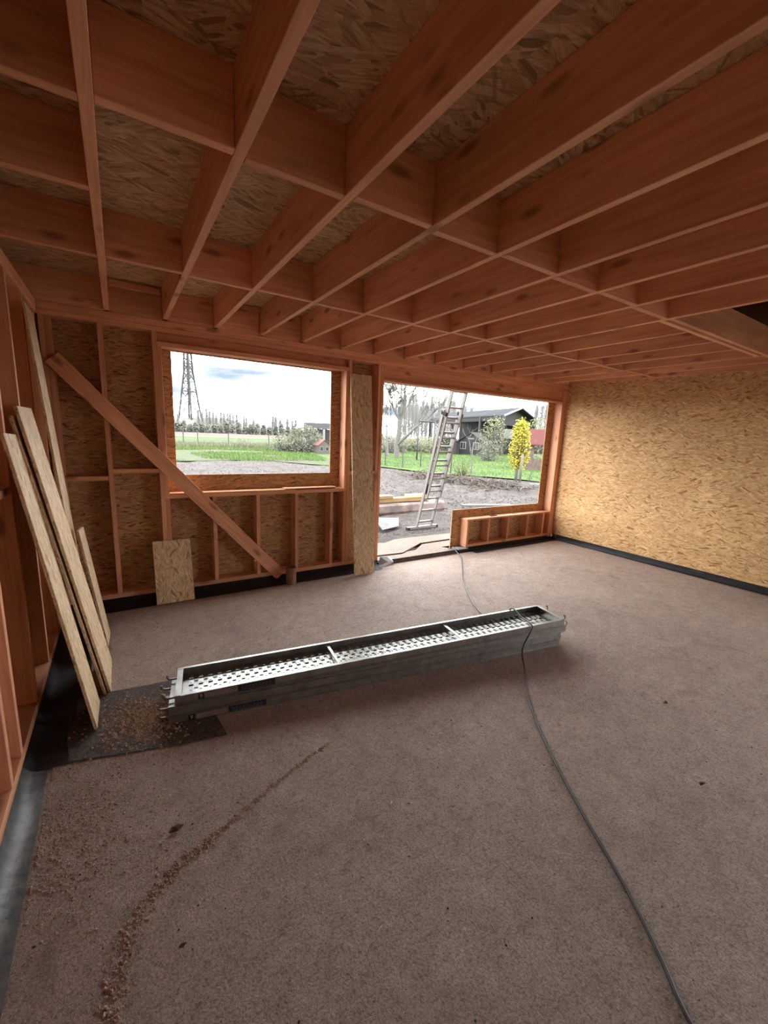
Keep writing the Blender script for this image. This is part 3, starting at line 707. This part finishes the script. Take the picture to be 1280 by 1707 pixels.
for i, (px, top) in enumerate(PX):
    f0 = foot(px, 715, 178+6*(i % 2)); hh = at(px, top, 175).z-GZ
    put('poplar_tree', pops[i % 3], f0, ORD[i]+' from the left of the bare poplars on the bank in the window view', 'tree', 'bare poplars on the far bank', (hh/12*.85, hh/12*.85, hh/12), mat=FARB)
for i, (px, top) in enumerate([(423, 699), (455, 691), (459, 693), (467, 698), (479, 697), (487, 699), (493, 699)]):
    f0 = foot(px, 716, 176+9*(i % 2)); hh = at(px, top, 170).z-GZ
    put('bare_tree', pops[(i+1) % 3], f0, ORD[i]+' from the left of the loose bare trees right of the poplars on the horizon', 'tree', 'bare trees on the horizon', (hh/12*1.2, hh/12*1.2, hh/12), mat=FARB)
for i in range(22):
    px = 668+i*4.3+rnd.uniform(-1.5, 1.5)
    if px > 764: break
    top = rnd.uniform(655, 690); dd = 72+9*(i % 4)+rnd.uniform(-1, 1); f0 = foot(px, 730, dd); hh = at(px, top, dd).z-GZ
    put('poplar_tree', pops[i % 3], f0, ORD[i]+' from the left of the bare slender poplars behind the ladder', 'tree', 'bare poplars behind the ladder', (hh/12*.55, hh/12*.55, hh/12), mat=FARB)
big = tree_mesh('bare_tree', 8.5, .62, 11, .24, 5, .30, kids=3, sides=4, rmin=.032); big.materials.append(BARK)
f0 = foot(661, 752, 34); put('bare_tree', big, f0, 'large spreading bare tree at the left side of the doorway view', 'tree', None, 1.0, 1.1)
put('bare_tree', tree_mesh('bare_tree', 6.5, .5, 21, .14, 5, .5, rmin=.022), foot(646, 752, 36), 'smaller bare tree hard against the left door post view', 'tree', None, 1.0, .4, BARK)
for i, (px, d_) in enumerate([(890, 76), (898, 82), (906, 76), (772, 118), (782, 124)]):
    f0 = foot(px, 735, d_); hh = at(px, (672, 674, 671, 676, 679)[i], d_).z-GZ
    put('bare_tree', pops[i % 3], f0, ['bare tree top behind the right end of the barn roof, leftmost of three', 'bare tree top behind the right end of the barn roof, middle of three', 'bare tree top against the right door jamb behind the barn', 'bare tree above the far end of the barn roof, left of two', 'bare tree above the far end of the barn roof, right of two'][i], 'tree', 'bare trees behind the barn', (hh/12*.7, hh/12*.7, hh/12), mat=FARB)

def bush_mesh(name, rx, ry, h, ntw, nlf, ls, seed, base=.0, trunk=0):
    """twig mass with leaves, two meshes"""
    R = random.Random(seed); V, F = [], []; LV, LF = [], []
    for i in range(ntw):
        a = R.random()*6.28; q = math.sqrt(R.random()); b0 = Vector((math.cos(a)*rx*.25*q, math.sin(a)*ry*.25*q, base))
        el = R.uniform(.2, 1.0); tip = Vector((math.cos(a)*rx*q, math.sin(a)*ry*q, base+(h-base)*math.sqrt(max(.02, 1-(q*.9)**2))*el))
        mid = (b0+tip)/2+Vector((R.gauss(0, .08*rx), R.gauss(0, .08*ry), .15*h*R.random()))
        tube(V, F, [b0, mid, tip], [.018*h/2, .012*h/2, .005*h/2], 3, False)
    for i in range(nlf):
        a = R.random()*6.28; q = R.random()**.45; zz = R.random()
        rr = math.sqrt(max(0, 1-(2*zz-1)**2))*.5+.5*(1-zz*.6)
        p = Vector((math.cos(a)*rx*q*rr, math.sin(a)*ry*q*rr, base*.7+(h-base*.7)*zz)); p += Vector((R.gauss(0, .05*rx), R.gauss(0, .05*ry), R.gauss(0, .04*h)))
        p.z = max(p.z, .03)
        t1 = Vector((R.gauss(0, 1), R.gauss(0, 1), R.gauss(0, 1))).normalized()*ls; t2 = t1.orthogonal().normalized()*ls*.6
        b = len(LV); LV += [p-t1, p+t2, p+t1, p-t2]; LF.append((b, b+1, b+2, b+3))
    return (V, F, LV, LF)
def bush(name, loc, label, rx, ry, h, ntw, nlf, ls, seed, tm, lm, cat='bush', group=None, base=0., rz=0):
    V, F, LV, LF = bush_mesh(name, rx, ry, h, ntw, nlf, ls, seed, base)
    r = empty(name, loc, rz); tag(r, label, cat, group)
    if F: mesh_obj('twigs', V, F, tm, r)
    if LF: mesh_obj('foliage', LV, LF, lm, r)
    return r
# far hedge and bank
V, F = [], []; nb = 80
for i in range(nb+1):
    x = -60+150*i/nb
    tt = (x-33)/16; hgt = 3.0 + 3.0*math.exp(-tt*tt) + .5*noise.noise((x*.15, 0, 0))
    if x > 48: hgt = 2.6+.5*noise.noise((x*.2, 3, 0))
    for (dy, z) in ((-9, GZ-.1), (-5, hgt*.55), (0, hgt), (14, hgt*.9), (20, GZ-.1)): V.append((x, 186+dy+2*noise.noise((x*.1, dy, 0)), z))
for i in range(nb):
    for j in range(4): a = i*5+j; F.append((a, a+5, a+6, a+1))
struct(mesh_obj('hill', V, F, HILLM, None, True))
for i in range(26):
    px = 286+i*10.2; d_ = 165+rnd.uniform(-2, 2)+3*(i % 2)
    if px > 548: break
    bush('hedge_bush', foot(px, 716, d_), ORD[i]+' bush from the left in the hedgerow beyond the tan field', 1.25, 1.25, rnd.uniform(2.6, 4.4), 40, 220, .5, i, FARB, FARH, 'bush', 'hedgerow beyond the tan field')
# hedge behind the lawn, doorway view
for i, (px, d_, h_) in enumerate([(642, 44, 1.9), (652, 43, 2.4), (664, 46, 2.0), (676, 50, 1.7), (688, 50, 1.6), (700, 50, 1.8), (712, 48, 1.8), (724, 46, 1.7), (735, 46, 2.0)]):
    bush('hedge_bush', foot(px, 750, d_), (ORD[i]+' from the left of the grey brown bushes under the large bare tree' if i < 3 else ORD[i-3]+' from the left of the low bushes between bare tree and playhouse'), 1.3, 1.1, h_, 90, 420, .10, 40+i, BARK, HEDGE if i < 3 else WILLOW, 'bush', 'bushes under the bare tree' if i < 3 else 'bushes behind the lawn')
# ivy bush in the window view
bush('ivy_bush', foot(510, 750, 37), 'big rounded ivy-grown bush beside the shed in the window view', 1.9, 1.6, 2.25, 160, 1500, .10, 77, BARK, IVY)
bush('ivy_bush', foot(480, 752, 38), 'lower tangled bush left of the ivy-grown bush in the window view', 1.9, 1.4, 1.6, 200, 900, .09, 78, PALEB, IVY)
bush('bramble', foot(405, 744, 43), 'thin dry bramble by the wire fence in the window view', 1.6, .8, .9, 90, 200, .07, 79, PALEB, GRASS2)
# pylon
def lattice(name, loc, h, wb, wt, rz, label):
    r = empty(name, loc, rz); tag(r, label, 'pylon'); V, F = [], []
    def wd(z):
        k = z/h; return wb*(1-k/.62)+wt*1.5*(k/.62) if k < .62 else wt*1.5+(wt-wt*1.5)*(k-.62)/.38
    cs = [(-1, -1), (1, -1), (1, 1), (-1, 1)]
    lv = [0, .16, .30, .42, .52, .62, .70, .77, .84, .90, .95, 1]
    for sx, sy_ in cs: tube(V, F, [(sx*wd(h*k)/2, sy_*wd(h*k)/2, h*k) for k in lv], .33, 4)
    mesh_obj('legs', V, F, PYL, r); V, F = [], []
    for a, b in zip(lv, lv[1:]):
        for i in range(4):
            c, d_ = cs[i], cs[(i+1) % 4]
            P = lambda c_, k: Vector((c_[0]*wd(h*k)/2, c_[1]*wd(h*k)/2, h*k))
            tube(V, F, [P(c, a), P(d_, b)], .12, 3); tube(V, F, [P(d_, a), P(c, b)], .12, 3); tube(V, F, [P(c, b), P(d_, b)], .14, 3)
    mesh_obj('lattice_bracing', V, F, PYL, r)
    for k, l in ((.77, 5.5), (.86, 7), (.95, 5)):
        V, F = [], []; tube(V, F, [(-l, 0, h*k), (0, 0, h*k+.9), (l, 0, h*k)], .12, 4); tube(V, F, [(-l, 0, h*k), (l, 0, h*k)], .1, 4); mesh_obj('cross_arm', V, F, PYL, r)
lattice('lattice_pylon', foot(318, 716, 190), 38, 7.0, 1.5, .75, 'tall lattice electricity pylon at the left of the window view')
# wire fences
def fence(label, pts, hh, rad=.05):
    r = empty('wire_fence', pts[0]); tag(r, label, 'fence')
    V, F = [], []
    for p in pts:
        q = p-pts[0]; v, f = [], []; tube(v, f, [q+Vector((0, 0, -.05)), q+Vector((0, 0, hh))], rad, 6); mesh_obj('post', v, f, POST, r)
    for a, b in zip(pts, pts[1:]):
        for k in range(1, 6):
            z = Vector((0, 0, hh*k/5.3)); tube(V, F, [a-pts[0]+z, b-pts[0]+z], .006, 3)
    mesh_obj('wires', V, F, PYL, r)
fence('wire fence with dark posts along the green field in the window view', [foot(px, 742, 47) for px in (270, 306, 330, 381, 448, 470)], 1.45)
fence('wire fence with thin posts along the lawn edge in the doorway view', [foot(px, 772, d_) for px, d_ in ((600, 27), (642, 25), (671, 23.5), (701, 24.5), (752, 20))], 1.15, .04)
# shed and little house in the window view
def gable_house(name, label, cat, loc, rz, w_, l_, hw, hr, mw, mr, over=.15, board_n=0):
    """gable facing local -Y, width along X"""
    r = empty(name, loc, rz); tag(r, label, cat)
    V = [(-w_/2, 0, 0), (w_/2, 0, 0), (w_/2, 0, hw), (0, 0, hr), (-w_/2, 0, hw), (-w_/2, l_, 0), (w_/2, l_, 0), (w_/2, l_, hw), (0, l_, hr), (-w_/2, l_, hw)]
    F = [(0, 1, 2, 3, 4), (6, 5, 9, 8, 7), (1, 6, 7, 2), (5, 0, 4, 9), (2, 7, 8, 3), (4, 3, 8, 9)]
    mesh_obj('walls', V, F, mw, r)
    sl = (hr-hw)/(w_/2)
    for sgn in (-1, 1):
        V, F = [], []; e = w_/2+over; t_ = .06
        P = [(0, -over, hr+.02), (sgn*e, -over, hw-over*sl+.02), (sgn*e, l_+over, hw-over*sl+.02), (0, l_+over, hr+.02)]
        V = P+[(x, y, z+t_) for x, y, z in P]; F = [(0, 1, 2, 3), (7, 6, 5, 4), (0, 4, 5, 1), (1, 5, 6, 2), (2, 6, 7, 3), (3, 7, 4, 0)]
        mesh_obj('roof_slope', V, F, mr, r)
    return r
aim = lambda p: math.atan2(p.y, p.x)-math.pi/2
p = foot(541, 756, 35.5)
h_ = gable_house('toy_house', 'small pale toy house with a red roof beside the ivy bush', 'playhouse', p, aim(p)+.5, 1.15, .9, .75, 1.18, simple('toy_wall', (.14, .125, .105), .7), simple('toy_roof', (.19, .062, .050), .7), .08)
for x in (-.3, .22):
    V, F = [], []; bx(V, F, x-.13, x+.13, -.03, 0, .3, .65); wdw = mesh_obj('window', V, F, WHITEW, h_)
    V, F = [], []; bx(V, F, x-.09, x+.09, -.045, -.03, .34, .61); mesh_obj('pane', V, F, GLASSD, wdw)
p = foot(541, 740, 50); sh = empty('garden_shed', p, aim(p)-.1); tag(sh, 'low grey shed with a pale flat roof behind the toy house', 'shed')
V, F = [], []; bx(V, F, -2.2, 2.6, 0, 3, 0, 2.2); mesh_obj('walls', V, F, simple('shed_dark', (.045, .045, .045), .8), sh)
V, F = [], []; bx(V, F, -2.4, 2.8, -.3, 3.2, 2.25, 2.9); mesh_obj('roof', V, F, simple('shed_roof', (.105, .112, .112), .8), sh)
for x in (-.2, .9):
    V, F = [], []; bx(V, F, x, x+.28, -.3, -.1, 0, 2.2); mesh_obj('post', V, F, WHITEW, sh)
# black playhouse in the doorway view
p = foot(783, 759, 47); ph = gable_house('playhouse', 'black boarded playhouse with two white windows behind the lawn', 'playhouse', p, aim(p)-.35, 2.75, 2.6, 1.55, 2.45, BLACKW, FELT, .25)
for k in range(9):
    z0 = .05+k*.165; V, F = [], []; bx(V, F, -1.37, 1.37, -.028, -.001, z0, z0+.15); mesh_obj('wall_board', V, F, BLACKW, ph)
for x in (-.85, .62):
    V, F = [], []; bx(V, F, x-.34, x+.34, -.06, -.029, .65, 1.45); wdw = mesh_obj('window', V, F, WHITEW, ph)
    for dx in (-.15, .15):
        V, F = [], []; bx(V, F, x+dx-.11, x+dx+.11, -.075, -.061, .73, 1.37); mesh_obj('pane', V, F, GLASSD, wdw)
V, F = [], []; bx(V, F, -.35, .35, -.04, -.03, 1.75, 1.9); mesh_obj('gable_trim', V, F, WHITEW, ph)
p = foot(742, 757, 46); sd = gable_house('garden_hut', 'dark slatted hut half hidden behind the ladder', 'shed', p, aim(p)-.35, 1.5, 2, 1.5, 1.9, BARNP, FELT, .1)
for k in range(6):
    V, F = [], []; bx(V, F, -.75, .75, -.03, -.001, .1+k*.23, .27+k*.23); mesh_obj('wall_board', V, F, BLACKW, sd)
# barn
barn = empty('open_barn', (0, 0, GZ)); tag(barn, 'long open barn with a grey low-pitched roof behind the trees', 'barn')
RA, RB = Vector((39.8, 33.4, 5.35)), Vector((44.8, 52.5, 5.35)); EA, EB = Vector((35.8, 32.4, 4.25)), Vector((40.3, 51.0, 4.25))
OA, OB = RA*2-EA, RB*2-EB; OA.z = OB.z = 4.25
def slab(name, P, t_, mat):
    P = [Vector(q) - Vector((0, 0, GZ)) for q in P]; V = P+[q+Vector((0, 0, t_)) for q in P]
    return mesh_obj(name, V, [(3, 2, 1, 0), (4, 5, 6, 7), (0, 1, 5, 4), (1, 2, 6, 5), (2, 3, 7, 6), (3, 0, 4, 7)], mat, barn)
slab('roof_slope', [EA, RA, RB, EB], .14, BARNR); slab('roof_slope', [RA, OA, OB, RB], .14, BARNR)
slab('verge_board', [EA+Vector((-.05, -.1, -.05)), RA+Vector((-.05, -.1, -.05)), RA+Vector((0, 0, -.05)), EA+Vector((0, 0, -.05))], .2, WHITEW)
slab('eave_beam', [EA+Vector((0, 0, -.5)), EA+Vector((.4, 0, -.5)), EB+Vector((.4, 0, -.5)), EB+Vector((0, 0, -.5))], .45, DARKIN)
g = [EA, RA, OA]; ii = Vector((1.2, 4.6, 0))
mesh_obj('back_wall', [q-Vector((0, 0, GZ)) for q in (Vector((OA.x, OA.y, GZ)), Vector((OB.x, OB.y, GZ)), OB, OA)], [(0, 1, 2, 3)], DARKIN, barn)  # near black colour stands in for shade inside the open barn
mesh_obj('gable_wall', [q+Vector((.3, 1.0, -GZ)) for q in (EA+Vector((0, 0, -.9)), OA+Vector((0, 0, -.9)), OA, RA, EA)], [(0, 1, 2, 3, 4)], DARKIN, barn)
for k in range(5):
    q = EA.lerp(EB, k/4); V, F = [], []; bx(V, F, q.x-.12, q.x+.12, q.y-.12, q.y+.12, 0, q.z-GZ); mesh_obj('post', V, F, BARNP, barn)
for a, b in ((.05, .45), (.55, .95)):
    q0, q1 = EA.lerp(OA, a), EA.lerp(OA, b); q0 += Vector((.3, .9, 0)); q1 += Vector((.3, .9, 0))
    mesh_obj('white_sheet', [(q0.x, q0.y, 2.0), (q1.x, q1.y, 2.0), (q1.x, q1.y, 3.1), (q0.x, q0.y, 3.1)], [(0, 1, 2, 3)], simple('white_cladding', (.17, .17, .17), .7), barn)
# spring trees in front of the barn
bush('willow_tree', foot(820, 757, 40), 'pale green budding tree between playhouse and yellow shrub', 1.6, 1.6, 3.7, 160, 1300, .075, 91, PALEB, WILLOW, 'tree', None, .6)
bush('willow_tree', foot(893, 757, 37), 'pale green budding tree right of the yellow shrub', 1.8, 1.6, 3.6, 160, 1200, .075, 92, PALEB, WILLOW, 'tree', None, .8)
bush('hedge_bush', foot(815, 760, 36), 'low grey green bush at the foot of the budding tree beside the playhouse', 1.5, 1.0, 1.7, 90, 600, .08, 93, PALEB, HEDGE)
# yellow shrub with stakes
fs = foot(861, 800, 19.5)
yb = bush('forsythia', fs, 'bright yellow flowering shrub above the lawn', .52, .52, 2.62, 60, 2600, .055, 95, BARK, YELLOW, 'shrub', None, .95)
tube_obj('trunk', [(-.06, 0, 0), (-.05, 0, .7), (0, 0, 1.2)], [.075, .06, .04], BARK, yb)
st = foot(866, 803, 18.9); tag(tube_obj('garden_stake', [st, st+Vector((.02, 0, 1.25))], .05, PALEB, None, 8), 'pale round stake in front of the yellow shrub', 'post')
# pale saplings and twigs before the playhouse
put('sapling', tree_mesh('sapling', 2.5, .6, 31, .035, 3, .4, kids=2, sides=4), foot(785, 787, 22), 'pale bare sapling in front of the playhouse', 'tree', None, 1.0, .3, simple('pale_sapling', (.17, .16, .14), .8))
put('sapling', tree_mesh('sapling', 2.1, .8, 33, .03, 3, .3, kids=2, sides=4), foot(884, 783, 20), 'pale curved bare sapling before the brick shelter', 'tree', None, 1.0, 2.3, bpy.data.materials['pale_sapling'])
bush('twig_bush', foot(772, 791, 20.5), 'small thicket of bare yellowish twigs on the soil edge', .9, .6, 1.0, 60, 60, .03, 97, simple('yellow_twigs', (.13, .11, .05), .9), GRASS2)
# brick shelter
p = foot(877, 782, 27.5)
bs = empty('brick_shelter', p, aim(p)+.55); tag(bs, 'small brick garden shelter with a red roof at the right door jamb', 'shelter')
for x, y in ((.1, 0), (2.6, 0), (.1, 1.5)):                         # ridge runs along local X, the open gable faces the left
    V, F = [], []; bx(V, F, x-.2, x+.2, y-.16, y+.16, 0, 1.62); mesh_obj('brick_pillar', V, F, BRICK, bs)
V, F = [], []; bx(V, F, .3, 2.4, -.1, .1, 0, .74); mesh_obj('brick_wall', V, F, BRICK, bs)
for y0, mt in ((-.45, REDR), (1.95, FELT)):
    P = [(-.35, .75, 2.5), (-.35, y0, 1.55), (3.1, y0, 1.55), (3.1, .75, 2.5)]
    V = P+[(x, y, z+.08) for x, y, z in P]; mesh_obj('roof_slope', V, [(0, 1, 2, 3), (7, 6, 5, 4), (0, 4, 5, 1), (1, 5, 6, 2), (2, 6, 7, 3), (3, 7, 4, 0)], mt, bs)
mesh_obj('gable_shade', [(-.1, -.3, 1.6), (-.1, 1.8, 1.6), (-.1, .75, 2.42)], [(0, 1, 2)], DARKIN, bs)  # dark triangle painted as the shade under the open gable
# swing frame
p = foot(695, 756, 32); q = foot(722, 756, 32); zt = 2.95
r = empty('swing_frame', p); tag(r, 'plain grey metal frame of two uprights and a bar left of the ladder', 'frame')
for a in (Vector((0, 0, 0)), q-p): tube_obj('upright', [a, a+Vector((0, 0, zt))], .06, simple('frame_grey', (.075, .075, .078), .6), r)
tube_obj('crossbar', [Vector((0, 0, zt)), q-p+Vector((0, 0, zt))], .06, bpy.data.materials['frame_grey'], r)
# brush heap
br = empty('brush_heap', (11.8, 13.2, GZ)); tag(br, 'low heap of cut brush and clods at the edge of the lawn', 'brush heap')
V, F = [], []
for i in range(700):
    t_ = rnd.random(); cx, cyy = .7*(1-t_)+1.6*t_-1.0, 2.4-5.6*t_
    x, y = cx+rnd.gauss(0, .45), cyy+rnd.gauss(0, .5); a = rnd.random()*6.28; l = rnd.uniform(.1, .45); z = rnd.random()*.25*math.exp(-((x-cx)/.5)**2)
    tube(V, F, [(x, y, z), (x+math.cos(a)*l, y+math.sin(a)*l, z+rnd.uniform(-.02, .16))], rnd.uniform(.008, .022), 3, False)
tag(mesh_obj('cut_twigs', V, F, TWIG, br), None, None, None, 'stuff')
V, F = [], []
pk = [(rnd.gauss(.1, .6), rnd.uniform(-3, 2.4), rnd.random()*.1, rnd.uniform(.04, .12)) for i in range(260)]
o = crumbs('clods', pk, TWIG, br); o['kind'] = 'stuff'

# timber stack and sheets near the doorway
ts = empty('timber_stack', (5.9, 8.25, GZ)); tag(ts, 'low film wrapped bundle of pinkish boards lying on the soil', 'bundle')
V, F = [], []; n = 26
for i in range(n+1):
    x = -1.6+2.55*i/n; wv = .02*noise.noise((x*4, 0, 2)); wy = .03*noise.noise((x*5, 1, 0))
    for (y, z) in ((-.35, .0), (-.37+wy*.6, .05+wv*.4), (-.36+wy*.6, .195+wv*.4), (-.33, .235+wv*.4), (.33, .235+wv*.4), (.36, .2), (.35, 0)): V.append((x, y, z))
for i in range(n):
    for j in range(6): a = i*7+j; F.append((a, a+7, a+8, a+1))
F += [tuple(range(6, -1, -1)), tuple(n*7+k for k in range(7))]
mesh_obj('wrapped_boards', V, F, PINKW, ts)
for k, (x0, x1, y0, z0, z1, mt, lab) in enumerate([(-1.9, .62, -.2, .255, .345, ORANGE, 'long orange timber lying on top of the wrapped bundle'), (-1.9, -.52, -.22, .346, .415, ORANGE, 'shorter orange block on the long orange timber, left one'), (-.05, .55, -.22, .346, .405, PINE2, 'shorter pale block on the long orange timber, right one')]):
    o = box('timber', 5.9+x0, 5.9+x1, 8.25+y0, 8.25+y0+.2, GZ+z0, GZ+z1, mt); tag(o, lab, 'timber')
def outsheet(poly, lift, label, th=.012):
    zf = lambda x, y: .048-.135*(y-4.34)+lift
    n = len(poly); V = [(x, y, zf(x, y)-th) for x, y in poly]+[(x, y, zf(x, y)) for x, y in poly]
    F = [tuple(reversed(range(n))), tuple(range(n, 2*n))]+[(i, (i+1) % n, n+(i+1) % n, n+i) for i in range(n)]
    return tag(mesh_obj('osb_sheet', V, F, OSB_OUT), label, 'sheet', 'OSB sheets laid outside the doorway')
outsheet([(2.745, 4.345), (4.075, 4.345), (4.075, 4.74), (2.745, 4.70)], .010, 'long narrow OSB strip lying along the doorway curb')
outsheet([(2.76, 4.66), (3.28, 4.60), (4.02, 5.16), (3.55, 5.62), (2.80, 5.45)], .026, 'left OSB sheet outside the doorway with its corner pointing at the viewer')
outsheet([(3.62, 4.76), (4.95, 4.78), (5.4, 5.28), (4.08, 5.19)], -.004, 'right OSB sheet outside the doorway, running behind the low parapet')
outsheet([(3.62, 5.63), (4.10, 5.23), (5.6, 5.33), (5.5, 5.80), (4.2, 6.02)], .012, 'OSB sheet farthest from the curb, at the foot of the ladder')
V = [(4.05, 6.35, -.08), (4.55, 6.55, -.09), (4.85, 7.0, -.03), (4.35, 7.05, .0), (4.10, 6.70, .03)]
o = mesh_obj('metal_sheet', V, [(0, 1, 4), (1, 2, 3, 4)], SHEETOUT); md = o.modifiers.new('t', 'SOLIDIFY'); md.thickness = .01; tag(o, 'bent grey sheet lying on the soil left of the ladder foot', 'sheet')
o = board('plank', (7.5, 7.95, GZ+.08), (8.9, 7.55, GZ+.07), (0, 1, 0), .2, .04, SHEETOUT); tag(o, 'dark weathered plank half sunk in the soil right of the ladder', 'plank')
o = board('plank', (2.9, 6.75, GZ+.05), (3.9, 6.62, GZ+.05), (0, 1, 0), .22, .03, PINE2); tag(o, 'pale plank on the soil beside the bent grey sheet', 'plank')
o = board('plank', (13.9, 10.9, GZ+.1), (14.9, 10.3, GZ+.1), (0, 1, 0), .2, .05, WHITEW); tag(o, 'pale plank on the soil near the right door jamb', 'plank')

# ladder
la = empty('extension_ladder', (5.05, 6.40, GZ)); tag(la, 'tall aluminium extension ladder standing on the soil outside the doorway', 'ladder')
F0 = Vector((0, 0, .05)); T0 = Vector((-.31, -1.05, 2.58)); dirL = (T0-F0).normalized(); Lend = F0+dirL*5.0
wv = Vector((1, .04, 0)).normalized(); nrm = dirL.cross(wv).normalized()
def rail(a, b, off, half, s0, sd, name):
    for sg in (-1, 1): board(name, a+wv*sg*half+nrm*off, b+wv*sg*half+nrm*off, nrm, .066, .024, ALU, la)
rail(F0, F0+dirL*2.42, 0, .185, 0, 0, 'lower_rail'); rail(F0+dirL*.72, Lend, -.07, .158, 0, 0, 'upper_rail')
for k in range(9):
    q = F0+dirL*(.12+.27*k); board('rung', q-wv*.18, q+wv*.18, dirL, .034, .034, ALU, la)
for k in range(16):
    q = F0+dirL*(.86+.27*k)-nrm*.07; board('rung', q-wv*.15, q+wv*.15, dirL, .028, .028, ALU, la)
board('foot_bar', F0-wv*.40+Vector((0, 0, -.015)), F0+wv*.33+Vector((0, 0, -.015)), (0, 1, 0), .07, .05, ALU, la)
for sg, wd_ in ((-1, .42), (1, .35)): board('rubber_foot', F0+wv*sg*wd_+Vector((0, 0, -.02)), F0+wv*sg*(wd_-.05)+Vector((0, 0, -.02)), (0, 1, 0), .08, .055, BLACK, la)
for sg in (-1, 1):
    q = F0+dirL*2.36+wv*sg*.185; board('guide_bracket', q-nrm*.10, q+nrm*.03, dirL, .06, .03, BLACK, la)
    q = F0+dirL*.78+wv*sg*.170-nrm*.04; board('locking_hook', q, q+dirL*.22, nrm, .03, .012, BLACK, la)
q = F0+dirL*1.62+wv*.20; board('warning_label', q, q+dirL*.16, nrm, .06, .006, TAGO, la)
tube_obj('pull_rope', [F0+dirL*2.35+wv*.21+nrm*.03, F0+dirL*1.6+wv*.225+nrm*.05, F0+dirL*.9+wv*.20+nrm*.04], .008, TAGO, la, 6)
